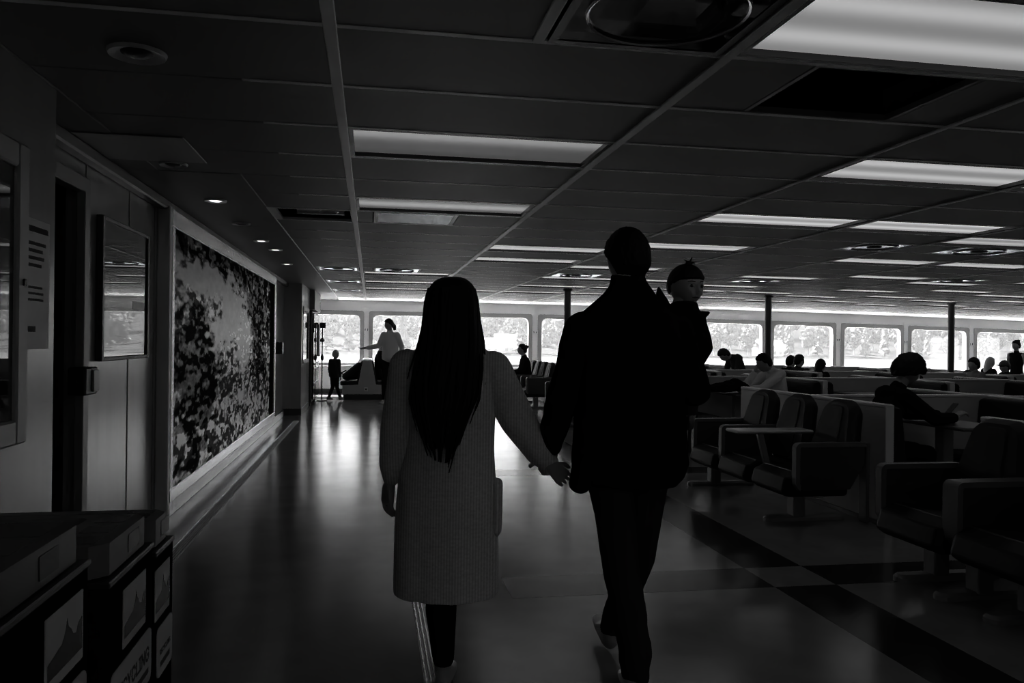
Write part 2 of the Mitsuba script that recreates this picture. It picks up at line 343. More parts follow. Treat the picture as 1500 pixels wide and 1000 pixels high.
# the open bays: a missing panel over the right and the service opening by the mural
o = thing("open_ceiling_panel", "black open panel in the ceiling beside the largest lit panel", "ceiling opening")
xa, xb, ya, yb = GX0 + GX + 0.35, GX0 + GX + 1.04, GY0, GY0 + GY
fr = extr(sbox(xa, ya + 0.005, xb, yb - 0.005).difference(sbox(xa + 0.02, ya + 0.03, xb - 0.02, yb - 0.03)), 0.025); fr.apply_translation([0, 0, Z_C - 0.002]); part("frame", fr, "m_grey", o, False)
part("cavity", cat([cbox(xa, xa + 0.01, ya, yb, Z_C + 0.02, Z_C + 0.15, 0), cbox(xb - 0.01, xb, ya, yb, Z_C + 0.02, Z_C + 0.15, 0), cbox(xa, xb, ya, yb, Z_C + 0.14, Z_C + 0.15, 0)]), "m_void", o, False)
o = thing("service_opening", "open ceiling bay with shiny ducts above the far end of the mural", "ceiling opening")
xa, xb, ya, yb = -0.79, GX0, GY0 + 6 * GY, GY0 + 7 * GY
fr = extr(sbox(xa + 0.005, ya + 0.005, xb - 0.005, yb - 0.005).difference(sbox(xa + 0.06, ya + 0.03, xb - 0.03, yb - 0.03)), 0.02); fr.apply_translation([0, 0, Z_C - 0.002]); part("frame", fr, "m_rail", o, False)
part("duct", xf(cyl([xa + 0.2, ya + 0.3, Z_C + 0.06], [xb - 0.08, ya + 0.3, Z_C + 0.06], 0.055, 18), np.eye(4)), "m_bright_metal", o, 40)
part("elbow", lathe([[0.06, 0.0], [0.08, 0.01], [0.08, 0.05], [0.06, 0.06], [0.06, 0.0]], 28).apply_transform(mov(xb - 0.2, ya + 0.25, Z_C + 0.01)), "m_bright_metal", o, 40)
# rails
def rail(m): part("rail", bend(m), "m_rail", "ceiling", 30)
for b in range(0, 13):
    x = GX0 + GX * b
    ye = Y_FRONT
    ys_ = 0.0 if b < 3 else max(0.0, (x - 1.5) / 0.85)
    w = 0.022 if b < 2 else 0.014
    rail(cbox(x - w, x + w, ys_, ye, Z_C - 0.008, Z_C + 0.006, 0.003))
rail(cbox(-0.79 - 0.006, -0.79 + 0.006, 6.3, Y_FRONT, Z_C - 0.003, Z_C + 0.006, 0.002))
for r in range(-1, 30):
    y = GY0 + GY * r
    if y > Y_FRONT: break
    x1 = min(X_STAR, 0.85 * y + 2.0)
    xx = np.linspace(-0.5 if r > 0 else -1.3, x1, max(2, int(x1 / 0.9)))
    rail(cat([cbox(a, c, y - 0.0145, y + 0.0145, Z_C - 0.0018, Z_C + 0.006, 0.0006) for a, c in zip(xx[:-1], xx[1:])]))
part("rail", cbox(GX0 + GX * 0.5 - 0.02, GX0 + GX * 0.5 + 0.02, GY0 - GY, GY0, Z_C - 0.006, Z_C + 0.006, 0.003), "m_rail", "ceiling")
# smooth strip of ceiling by the left wall
for i, (a, b_) in enumerate([(5.07, 7.4), (7.4, 11.2), (11.2, 15.0), (15.0, Y_FRONT)]):
    part("side_panel", cbox(X_PORT if a > 14 else -2.0, -0.79, a + 0.002, b_ - 0.002, Z_C - 0.001, Z_C + 0.03, 0.003), "m_tile", "ceiling", 20)
part("side_panel", cbox(-2.0, -1.262, Y_BACK, 5.066, Z_C - 0.001, Z_C + 0.03, 0.003), "m_tile", "ceiling", 20)
# labels of lights and vents, each by its place
ORD = "first second third fourth fifth sixth seventh eighth ninth tenth eleventh twelfth thirteenth".split()
WHERE = {(0, 2): "dim lit panel nearest the camera in the column over the walking woman", (0, 5): "second dim lit panel of the column over the walking woman", (0, 15): "bright lit panel beyond the ceiling vent over the woman's head",
         (0, 18): "last but one lit panel over the woman, near the far windows", (1, -1): "largest brightest lit panel in the upper right corner with two tube bands", (2, 2): "lit panel at the right frame edge below the largest panel",
         (1, 9): "front of the two lit panels between the woman's and the man's heads", (1, 11): "rear of the two lit panels between the woman's and the man's heads", (2, 5): "lit panel with soft right end above the baby's head",
         (2, 8): "lit panel directly right of the man's head", (2, 12): "lit panel touching the left side of the man's head", (2, 15): "lit panel behind the bright square vent left of the man", (4, 9): "lit panel just beyond the round vent right of the baby",
         (4, 6): "lit panel cut by the right frame edge above the glossy vent"}
for (b, r), k in light_n.items():
    tag(k, WHERE.get((b, r)))
    if not labels[k].get("label"):
        later = sorted((q for (c, q) in light_n if c == b), reverse=True)
        tag(k, f"lit ceiling panel, {ORD[later.index(r)]} from the front windows in the {ORD[b]} column from the mural wall")
VW = {(0, 6): "small grey air vent just beyond the second dim panel over the woman", (0, 14): "square air vent near the bright far panel over the woman", (2, 14): "bright glinting air vent left of the man's head", (3, 7): "round air vent with a bright ring right of the baby",
      (4, 9): "glinting air vent beyond the far pillar's lit panel", (4, 7): "glossy blotchy air vent near the right frame edge", (0, -1): "round air diffuser with a thin shining ring at the top of the picture",
      (-1, 14): "glinting air vent near the mural's far end", (-1, 18): "second farthest glinting air vent on the mural side", (-1, 22): "farthest glinting air vent, by the far left window", (4, 14): "bright patch air vent over the baby's right", (6, 12): "glinting air vent over the pillar by the bent-over youth", (1, 0): "dark vent"}
for q, k in vk.items(): tag(k, VW[q])
# downlights
DL = [(-0.82, 2.99, 0.075, 0), (-1.13, 4.86, 0.06, 0), (-1.12, 6.07, 0.06, 1), (-1.12, 7.24, 0.06, 0), (-1.11, 8.44, 0.06, 1), (-1.06, 9.24, 0.06, 1), (-1.11, 10.96, 0.06, 1), (-0.81, 17.1, 0.06, 1)]
DN = ["unlit round downlight nearest the camera at upper left", "second unlit round downlight, above the framed dark panel", "first lit round downlight along the mural side", "unlit round downlight beyond the first lit one",
      "lit downlight, front of the pair over the mural's middle", "lit downlight, rear of the pair over the mural's middle", "lit downlight over the mural's far end", "lit downlight by the far windows"]
for (x, y, r, on), lb in zip(DL, DN):
    k = thing("downlight", lb, "downlight")
    part("ring", xf(lathe([[r * 0.72, 0.02], [r * 0.72, 0.0], [r * 1.25, -0.012], [r * 1.32, 0.0], [r * 1.32, 0.01], [r * 0.72, 0.02]], 32), mov(x, y, Z_C - 0.001)), "m_rail", k, 40)
    lens = xf(lathe([[0, -0.012], [r * 0.5, -0.008], [r * 0.72, 0.0], [r * 0.72, 0.006], [0, 0.006]], 24), mov(x, y, Z_C - 0.004))
    if on: part("lens", lens, "m_white", k, 40, emitter={"type": "area", "radiance": rgb(1.6)})
    else: part("lens", lens, "m_dark", k, 40)
# sprinkler heads and the like on the far ceiling
solo("access_hatch", cbox(-1.45, -0.93, 4.2, 4.78, Z_C - 0.006, Z_C, 0.004), "m_frame", "pale square hatch in the ceiling above the doorway", "hatch")
# ================================================================== left side: mural, framed panel, signs, bins
XM = -1.44
def leafy(p, n, uv):
    y, z = p.y, p.z
    fine = mikit.fbm(y * 7, z * 22, 1.0, 3)
    leaf = mikit.smoothstep(0.43, 0.60, 0.5 * mikit.fbm(y * 3.2, z * 8.5, 5.0, 3) + 0.5 * mikit.fbm(y * 9.0, z * 24.0, 8.0, 2))
    wob = (mikit.fbm(y * 1.1, z * 3.6, 2.0, 4) - 0.5) * 0.9 + (mikit.fbm(y * 4.5, z * 15, 6.0, 3) - 0.5) * 1.5
    def blob(cy, cz, ry, rz): return mikit.smoothstep(1.25, 0.75, dr.sqrt(dr.square((y - cy) / ry) + dr.square((z - cz) / rz)) + wob)
    dark = dr.maximum(blob(7.25, 1.05, 0.95, 0.72), dr.maximum(blob(10.9, 1.55, 1.2, 0.75), blob(9.0, 2.15, 3.4, 0.22)))
    sky = dr.maximum(blob(7.5, 1.85, 1.1, 0.17), dr.maximum(blob(8.7, 1.6, 0.9, 0.33), blob(9.7, 1.35, 0.45, 0.35)))
    base = 0.012 + 0.42 * leaf * fine
    grass = mikit.smoothstep(0.42, 0.7, mikit.fbm(y * 9, z * 5, 9.0, 3)) * mikit.smoothstep(1.2, 0.4, z)
    c = base + grass * 0.42 * leaf
    c = c * (1 - dark * 0.93) + dark * leaf * fine * 0.06
    c = c * (1 - sky) + sky * (0.17 + 0.05 * fine)
    spark = mikit.smoothstep(0.62, 0.74, mikit.fbm(y * 9, z * 30, 4.0, 2)) * blob(9.6, 0.95, 1.0, 0.45)
    grain = 0.45 + 1.1 * mikit.fbm(y * 14, z * 36, 3.0, 2)
    return mi.Color3f(dr.clip((c + spark * 0.35) * 3.4 * (grain * (1 - sky) + sky * 0.85), 0.006, 0.95))
def leafy_gloss(p, n, uv): return dr.minimum(leafy(p, n, uv) * 1.5, mi.Color3f(1.0))
scene["m_mural"] = two({"type": "roughplastic", "diffuse_reflectance": mikit.proc(leafy), "specular_reflectance": mikit.proc(leafy_gloss), "alpha": 0.16, "int_ior": 1.75})
mu = thing("mural", "huge framed nature photograph of foliage and water on the left wall", "mural")
part("picture", cbox(XM - 0.03, XM - 0.015, 6.28, 12.55, 0.24, 2.2, 0), "m_mural", mu, False, label="foliage photograph print")
part("top_rail", cbox(XM - 0.08, XM, 6.2, 12.75, 2.19, 2.32, 0.008), "m_metal", mu)
part("bottom_rail", cbox(XM - 0.08, XM, 6.2, 12.75, 0.15, 0.245, 0.008), "m_bright_metal", mu)
part("stile", cbox(XM - 0.08, XM, 6.2, 6.29, 0.245, 2.19, 0.008), "m_metal", mu)
part("stile", cbox(XM - 0.08, XM, 12.56, 12.75, 0.245, 2.19, 0.008), "m_metal", mu)
part("shadow_gap", cbox(XM - 0.02, XM - 0.012, 12.1, 12.56, 0.245, 2.19, 0), "m_void", mu, False, label="dark strip along the print's far edge")
part("side_cover", cbox(X_L, XM - 0.002, 6.13, 6.2, 0.06, 2.33, 0.006), "m_white", mu, label="dark side cover of the frame")
fp = thing("framed_panel", "black framed glossy panel reflecting windows, between doorway and mural", "framed picture")
for a in ((4.83, 4.865, 1.23, 2.06), (5.755, 5.79, 1.23, 2.06)): part("frame_side", cbox(X_L, -1.492, *a, 0.004), "m_black", fp)
for a in ((4.865, 5.755, 1.23, 1.255), (4.865, 5.755, 2.035, 2.06)): part("frame_side", cbox(X_L, -1.492, *a, 0.004), "m_black", fp)
part("glass", cbox(X_L + 0.01, -1.503, 4.86, 5.76, 1.25, 2.04, 0), "m_gloss", fp, False, label="dark glossy reflecting glass")
part("plaque", cbox(-1.503, -1.501, 5.45, 5.7, 1.55, 1.6, 0), "m_grey", fp, False, label="small card on the glass")  # a reflection in the glass, put in as a flat grey patch
db = thing("wall_box", "small black box with a pale face fixed below the framed panel", "wall box")
part("body", cbox(X_L, -1.44, 4.42, 4.6, 1.065, 1.21, 0.008), "m_black", db)
part("cover", cbox(-1.44, -1.428, 4.5, 4.59, 1.08, 1.195, 0.004), "m_grey", db)
nb = thing("notice_sheet", "small sheet of six picture cards beside the framed panel", "notice")
part("sheet", cbox(X_L, X_L + 0.006, 4.655, 4.72, 1.59, 1.905, 0.001), "m_grey", nb)
for i in range(3):
    for j in range(2): part("card", cbox(X_L + 0.006, X_L + 0.008, 4.66 + j * 0.03, 4.684 + j * 0.03, 1.605 + i * 0.1, 1.69 + i * 0.1, 0), "m_dark", nb, False)
# display case at the near wall
ps = thing("display_case", "glossy poster case with a grey frame at the left edge", "display case")
for a in ((3.095, 3.185, 0.98, 2.06), (2.2, 2.29, 0.98, 2.06)): part("frame_side", cbox(X_N, X_N + 0.035, *a, 0.008), "m_frame", ps)
for a in ((2.29, 3.095, 0.98, 1.07), (2.29, 3.095, 1.97, 2.06)): part("frame_side", cbox(X_N, X_N + 0.035, *a, 0.008), "m_frame", ps)
part("glass", cbox(X_N, X_N + 0.018, 2.28, 3.1, 1.06, 1.98, 0), "m_gloss", ps, False)
part("lock", cbox(X_N + 0.035, X_N + 0.042, 3.13, 3.15, 1.55, 1.575, 0.002), "m_black", ps)
sg = thing("wall_notice", "white printed notice beside the poster case", "notice")
part("sheet", cbox(X_N, X_N + 0.006, 3.222, 3.45, 1.32, 1.815, 0.001), "m_paper", sg)
for z, l, h in [(1.765, 0.19, 0.022), (1.715, 0.17, 0.013), (1.688, 0.14, 0.013), (1.66, 0.155, 0.013), (1.632, 0.13, 0.013), (1.55, 0.14, 0.009), (1.527, 0.15, 0.009), (1.503, 0.15, 0.009), (1.385, 0.08, 0.022)]:
    part("print_line", cbox(X_N + 0.006, X_N + 0.0068, 3.24, 3.24 + l, z, z + h, 0), "m_ink", sg, False)
ms = thing("small_frame", "narrow framed notice on the pale side of the wall block", "notice")
part("frame_side", cbox(-1.22, -1.2, 14.95, 16.2, 0.92, 0.99, 0.004), "m_grey", ms)
part("frame_side", cbox(-1.22, -1.2, 14.95, 16.2, 1.9, 1.97, 0.004), "m_grey", ms)
part("panel", cbox(-1.22, -1.21, 14.98, 16.17, 0.99, 1.9, 0), "m_gloss", ms, False)
hb = thing("handle_box", "small dark box with a shining edge at the far end of the mural", "wall box")
part("body", cbox(X_L, -1.37, 12.95, 13.1, 1.13, 1.32, 0.008), "m_black", hb); part("cover", cbox(-1.37, -1.362, 12.99, 13.09, 1.14, 1.31, 0.004), "m_bright_metal", hb)
ap = solo("access_plate", cbox(X_L + 0.001, X_L + 0.02, 12.76, 13.3, 0.12, 2.25, 0.006), "m_metal", "narrow pale wall plate right of the mural", "wall panel")
# vending machine
vm = thing("vending_machine", "tall dark vending machine with a bright edge beside the far left window", "vending machine")
part("cabinet", cbox(-2.1, -1.17, 16.62, 18.3, 0.08, 1.95, 0.015), "m_black", vm)
part("front", cbox(-1.17, -1.135, 16.66, 18.26, 0.14, 1.9, 0.012), "m_gloss", vm)
for z in (0.45, 0.75, 0.86): part("shelf_bar", cbox(-1.14, -1.125, 16.7, 18.2, z, z + 0.03, 0.004), "m_metal", vm)
part("coin_panel", cbox(-1.135, -1.1, 17.9, 18.2, 1.0, 1.7, 0.006), "m_metal", vm)
for y in (16.8, 18.1): part("foot", cbox(-1.3, -1.2, y - 0.05, y + 0.05, 0, 0.08, 0.004), "m_black", vm)
fl = thing("light_fitting", "small black box on a slim stem by the vending machine, against the window", "fitting")
part("stem", cyl([-1.06, 18.2, 0.0], [-1.06, 18.2, 1.72], 0.012, 10), "m_dark", fl)
part("box_head", cbox(-1.12, -0.99, 18.14, 18.26, 1.62, 1.74, 0.008), "m_black", fl)
part("collar", xf(lathe([[0, 0], [0.045, 0.02], [0.05, 0.06], [0.02, 0.1], [0, 0.1]], 16), mov(-1.06, 18.2, 1.3)), "m_black", fl, 40)
part("collar", xf(lathe([[0, 0], [0.03, 0.04], [0.035, 0.1], [0.012, 0.17], [0, 0.17]], 16), mov(-1.06, 18.2, 0.88)), "m_black", fl, 40)
part("base", xf(lathe([[0, 0], [0.12, 0.0], [0.11, 0.02], [0.02, 0.03], [0, 0.03]], 20), mov(-1.06, 18.2, 0)), "m_black", fl, 40)

scene["m_bin"] = matte(0.008)
scene["m_poster"] = plastic(0.62, 0.4, 1.4)
scene["m_lid"] = plastic(0.16, 0.35, 1.4)
# recycling bins in a row against the near wall
def bin_(y0, y1, zt, lidc, lb, py):
    k = thing("recycling_bin", lb, "recycling bin")
    xf_ = -0.575
    part("body", cbox(-1.2, xf_, y0, y1, 0.02, zt - 0.06, 0.012), "m_bin", k)
    part("rim", cbox(-1.2, xf_ + 0.003, y0 - 0.001, y1 + 0.001, zt - 0.075, zt - 0.060, 0.003), "m_dark", k)
    yc = (y0 + y1) / 2
    ring = sbox(-1.16, y0 + 0.045, xf_ - 0.047, y1 - 0.045).buffer(0.035, quad_segs=1).difference(rrect(-1.1, -0.72, y0 + 0.05, y1 - 0.05, 0.03))
    m = extr(ring, 0.075); m.apply_translation([0, 0, zt - 0.055]); part("lid", m, lidc, k, 25)
    part("opening", cbox(-1.1, -0.72, y0 + 0.05, y1 - 0.05, zt - 0.05, zt - 0.04, 0), "m_void", k, False)
    for i in range(3): part("lid_sticker", cbox(-0.69, -0.62, y0 + (y1 - y0) * (0.1 + i * 0.3), y0 + (y1 - y0) * (0.3 + i * 0.3), zt + 0.02, zt + 0.0208, 0), "m_dark", k, False)
    part("handle_slot", cbox(xf_ - 0.013, xf_ - 0.0105, yc - 0.0, yc + 0.09, zt - 0.04, zt + 0.005, 0), "m_black", k, False)
    # poster with a dark tree-like silhouette before a pale sky
    pw = min(0.095, (y1 - y0) * 0.38); a, b, z0, z1 = py - pw, py + pw, zt - 0.25, zt - 0.11
    part("poster", cbox(xf_, xf_ + 0.003, a, b, z0, z1, 0.0005), "m_poster", k)
    sil = Polygon([(0, .2), (0, .48), (.2, .55), (.4, .62), (.5, .80), (.54, .98), (.58, .82), (.66, .74), (.72, .62), (.82, .58), (.88, .72), (1, .78), (1, .2)])
    sil = affinity.translate(affinity.scale(sil, (b - a) * 0.92, (z1 - z0) * 0.8, origin=(0, 0)), a + (b - a) * 0.04, z0)
    sm = extr(sil, 0.0008); v = np.array(sm.vertices); part("silhouette", trimesh.Trimesh(np.column_stack([xf_ + 0.003 + v[:, 2], v[:, 0], v[:, 1]]), sm.faces, process=False), "m_dark", k, False, label="dark silhouette printed on the poster")
    strip = rrect(y0 + 0.02, y1 - 0.02, zt - 0.42, zt - 0.28, 0.02)
    sm = extr(strip, 0.003); v = np.array(sm.vertices); part("label_strip", trimesh.Trimesh(np.column_stack([xf_ + v[:, 2], v[:, 0], v[:, 1]]), sm.faces, process=False), "m_poster", k, False)
    t = meshkit.text_mesh("RECYCLING", 0.05, 0.0008, True); v = np.array(t.vertices); L = v[:, 0].max() - v[:, 0].min(); s = min(1.0, (y1 - y0 - 0.09) / L)
    v = np.column_stack([xf_ + 0.003 + v[:, 2], (v[:, 0] - v[:, 0].min()) * s + yc - L * s / 2, v[:, 1] * s + zt - 0.36]); part("print_line", cbox(xf_ + 0.003, xf_ + 0.0038, y0 + 0.05, y1 - 0.05, zt - 0.395, zt - 0.38, 0), "m_ink", k, False)
    part("lettering", trimesh.Trimesh(v, t.faces, process=False), "m_ink", k, False)
    return k
bin_(1.34, 1.80, 0.965, "m_dark", "black recycling bin nearest the camera, cut by the left edge", 1.66)
bin_(1.925, 2.30, 0.875, "m_lid", "middle black recycling bin with a pale slotted lid", 2.125)
bin_(2.325, 2.53, 0.838, "m_lid", "narrow farthest recycling bin, next to the floor strip", 2.395)
# ================================================================== seating
def chair_back_outline(w0, w1, h, r):
    """Tapered back, wide at the foot and rounded at the top."""
    p = Polygon([(-w0 / 2, 0), (w0 / 2, 0), (w0 / 2 * 1.02, h * 0.35), (w1 / 2, h), (-w1 / 2, h), (-w0 / 2 * 1.02, h * 0.35)]).buffer(-r).buffer(r, quad_segs=8)
    return np.array(p.convex_hull.exterior.coords)[:-1]
# chairs face -x; local origin on the floor at the chair's middle, x back is +
def tilt_back(m, x, z, deg): return xf(m, mov(x, 0, z) @ rot(math.radians(deg), [0, 1, 0]) @ rotz(math.pi / 2))
BACK = tilt_back(outline_pad(chair_back_outline(0.52, 0.36, 0.60, 0.12), 0.12, 0.6, 0.12), 0.52, 0.37, 14)
BACK_IN = tilt_back(outline_pad(chair_back_outline(0.25, 0.2, 0.54, 0.05), 0.05, 0.6, 0.10), 0.485, 0.4, 14)
_sp = np.array(Polygon([(0.03, 0.30), (0.06, 0.28), (0.5, 0.28), (0.51, 0.36), (0.5, 0.37), (0.12, 0.40), (0.05, 0.37)]).buffer(0.032, quad_segs=5).exterior.coords)[:-1]
SEAT = hull(np.vstack([np.column_stack([_sp[:, 0] * s + 0.26 * (1 - s), np.full(len(_sp), y), (_sp[:, 1] - 0.33) * s + 0.33]) for y, s in ((-0.27, .86), (-0.25, .97), (-0.225, 1), (0.225, 1), (0.25, .97), (0.27, .86))]))
SEAT_PIPE = cyl([0.115, -0.24, 0.428], [0.115, 0.24, 0.428], 0.008, 8)
_ap = Polygon([(0.05, 0.66), (0.62, 0.66), (0.62, 0.5), (0.50, 0.30), (0.1, 0.30), (0.05, 0.35)])
def arm_solid(p, t, z0=0):
    m = extr(p, t); v = np.array(m.vertices); return trimesh.Trimesh(np.column_stack([v[:, 0], v[:, 2] - t / 2, v[:, 1]]), m.faces[:, ::-1], process=False)
ARM = arm_solid(_ap.buffer(-0.035).buffer(0.02, quad_segs=4), 0.034)
_rim = _ap.buffer(-0.04).buffer(0.04, quad_segs=6)
_rim = _rim.difference(_rim.buffer(-0.034)).intersection(Polygon([(0, 0.31), (0.09, 0.31), (0.09, 0.63), (0.63, 0.63), (0.63, 0.7), (0, 0.7)]))
if _rim.geom_type != "Polygon": _rim = max(_rim.geoms, key=lambda g: g.area)
ARM_RIM = arm_solid(_rim, 0.058)
PED = cat([cbox(0.26, 0.36, -0.05, 0.05, 0.03, 0.27, 0.006)])
_ft = np.array(rrect(-0.02, 0.66, -0.05, 0.05, 0.045).exterior.coords)[:-1]
FOOT = hull(np.vstack([np.column_stack([_ft * [1, 1], np.full(len(_ft), 0.0)]), np.column_stack([_ft * [1, 1], np.full(len(_ft), 0.025)]), np.column_stack([(_ft - [0.32, 0]) * [0.96, 0.7] + [0.32, 0], np.full(len(_ft), 0.042)])]))
PL = {n: mikit.ply(m, b, s) for n, m, b, s in [("backrest", BACK, "m_leather", 35), ("back_pad", BACK_IN, "m_leather", 35), ("seat", SEAT, "m_leather", 30), ("seat_piping", SEAT_PIPE, "m_dark", 40), ("armrest", ARM, "m_dark", 30), ("arm_trim", ARM_RIM, "m_arm", 30), ("pedestal", PED, "m_grey", 30), ("foot", FOOT, "m_grey", 30)]}
def P_(name, parent, M): put(PL[name], M, key_of(name, parent))
def seat_row(x, chairs, arms, peds, label, tray=None, beam=True):
    """A beam of seats facing -x: x is where the seat fronts are."""
    k = thing("seat_row", label, "seating")
    dz = cam_dz(x)
    for y in chairs:
        M = mov(x, y, dz); key = key_of("backrest", k); put(PL["backrest"], M, key); put(PL["back_pad"], M, key + "__pad")
        key = key_of("seat", k); put(PL["seat"], M, key); put(PL["seat_piping"], M, key + "__piping")
    for y in arms:
        M = mov(x, y, dz); key = key_of("armrest", k); put(PL["armrest"], M, key); put(PL["arm_trim"], M, key + "__trim")
    for y in peds: P_("pedestal", k, mov(x, y, dz)); P_("foot", k, mov(x + 0.06, y, dz))
    if beam: part("beam", cbox(x + 0.25, x + 0.34, min(chairs) - 0.25, max(chairs) + 0.25, 0.24 + dz, 0.275 + dz, 0.006), "m_metal", k)
    if tray:
        part("side_table", cbox(x - 0.14, x + 0.52, tray - 0.11, tray + 0.11, 0.665 + dz, 0.69 + dz, 0.008), "m_tray", k, label="pale flat side table between seats")
        part("table_leg", xf(cbox(-0.025, 0.025, -0.02, 0.02, 0, 0.4, 0.005), mov(x + 0.2, tray, 0.28 + dz) @ rot(-0.25, [0, 1, 0])), "m_grey", k)
    return k
seat_row(3.0, [5.68, 6.3, 6.92], [5.36, 6.61, 7.22], [5.78, 7.3], "row of three dark seats with a pale side table, facing the aisle beside the man", tray=5.99)
part("support_post", cbox(3.77, 3.8, 5.56, 5.66, 0.0, 0.62, 0.006), "m_arm", "seat_row")
seat_row(3.0, [4.08, 3.46, 2.84], [4.38, 3.80, 3.745, 3.16, 3.1, 2.5], [4.2, 3.86, 3.5, 3.0], "row of dark seats nearest the camera in the lower right corner")
seat_row(3.05, [9.6, 10.2, 10.9, 11.5], [9.28, 9.9, 10.55, 11.2, 11.8], [9.7, 11.3], "row of dark seats hidden behind the man")
seat_row(3.05, [12.5, 13.1, 13.7], [12.2, 12.8, 13.4, 14.0], [12.6, 13.7], "row of dark seats far behind the man beside the round pillar")
seat_row(3.05, [16.1, 16.7, 17.3, 17.9], [15.8, 16.4, 17.0, 17.6, 18.2], [16.1, 17.8], "far row of seats with bright arms, seen between the woman and the man")

COLS = [3.88, 5.78, 7.63, 9.5, 11.4, 13.3]
BLK = [(6.65, 5.45, 7.85), (10.5, 9.42, 11.65), (13.62, 12.58, 14.42), (17.1, 16.0, 18.3)]
def partition(x, y0, y1, label, group=None):
    k = thing("seat_partition", label, "partition", group); dz = cam_dz(x)
    part("panel", cbox(x - 0.03, x + 0.03, y0, y1, 0.04 + dz, 0.905 + dz, 0.003), "m_panel", k)
    part("top_rail", cbox(x - 0.036, x + 0.036, y0 - 0.004, y1, 0.905 + dz, 0.935 + dz, 0.008), "m_panel_rail", k)
    part("end_post", cbox(x - 0.036, x + 0.036, y0 - 0.012, y0 + 0.0, 0.0 + dz, 0.93 + dz, 0.004), "m_panel_rail", k)
    part("foot_bar", cbox(x - 0.03, x + 0.03, y0, y1, dz, 0.04 + dz, 0.003), "m_dark", k)
    return k
def cross(x0, x1, y, label, group=None):
    k = thing("cross_partition", label, "partition", group); dz = cam_dz((x0 + x1) / 2)
    part("panel", cbox(x0, x1, y - 0.025, y + 0.025, 0.04 + dz, 0.91 + dz, 0.003), "m_panel", k)
    part("top_rail", cbox(x0, x1, y - 0.03, y + 0.03, 0.91 + dz, 0.935 + dz, 0.006), "m_panel_rail", k)
    part("foot_bar", cbox(x0, x1, y - 0.025, y + 0.025, dz, 0.04 + dz, 0.003), "m_dark", k)
    return k
# booth benches: local, sitting side towards +x, back against x = 0, length along y
def bench_meshes(L):
    prof = np.array(Polygon([(0.0, 0.36), (0.14, 0.36), (0.085, 0.9), (0.0, 0.915)]).buffer(-0.02).buffer(0.03, quad_segs=5).exterior.coords)[:-1]
    back = hull(np.vstack([np.column_stack([prof[:, 0] * s + 0.05 * (1 - s), np.full(len(prof), y), (prof[:, 1] - 0.65) * s + 0.65]) for y, s in ((-L / 2, .94), (-L / 2 + 0.03, 1), (L / 2 - 0.03, 1), (L / 2, .94))]))
    sp = np.array(Polygon([(0.1, 0.32), (0.54, 0.32), (0.55, 0.43), (0.1, 0.41)]).buffer(-0.02).buffer(0.035, quad_segs=5).exterior.coords)[:-1]
    seat = hull(np.vstack([np.column_stack([sp[:, 0], np.full(len(sp), y), sp[:, 1]]) for y in (-L / 2, L / 2)]))
    return mikit.ply(back, "m_leather", 35), mikit.ply(seat, "m_leather", 35), mikit.ply(cbox(0.08, 0.48, -L / 2 + 0.03, L / 2 - 0.03, 0, 0.31, 0.005), "m_grey", 30)
BM = bench_meshes(1.0)
def bench(x, y, side, label, group=None, L=1.0):
    k = thing("booth_bench", label, "bench", group)
    M = mov(x + side * 0.045, y, cam_dz(x)) @ (np.eye(4) if side > 0 else rotz(math.pi)) @ np.diag([1, L, 1, 1])
    for n, p in zip(("backrest", "seat", "base"), BM): put(p, M, key_of(n, k))
    return k
TB = [mikit.ply(cbox(-0.24, 0.24, -0.46, 0.46, 0.715, 0.745, 0.01), "m_table", 30), mikit.ply(cat([cbox(-0.05, 0.05, -0.05, 0.05, 0.03, 0.715, 0.006)]), "m_grey", 30), mikit.ply(cbox(-0.2, 0.2, -0.2, 0.2, 0, 0.03, 0.01), "m_grey", 30)]
def table(x, y, label, group=None, L=1.0):
    k = thing("booth_table", label, "table", group); M = mov(x, y, cam_dz(x)) @ np.diag([1, L, 1, 1])
    for n, p in zip(("table_top", "pedestal", "base"), TB): put(p, M, key_of(n, k))
    return k
partition(3.88, 2.2, 4.5, "pale partition behind the dark seats nearest the camera")
partition(3.88, 5.45, 7.85, "pale partition with a shining rail behind the row of three dark seats")
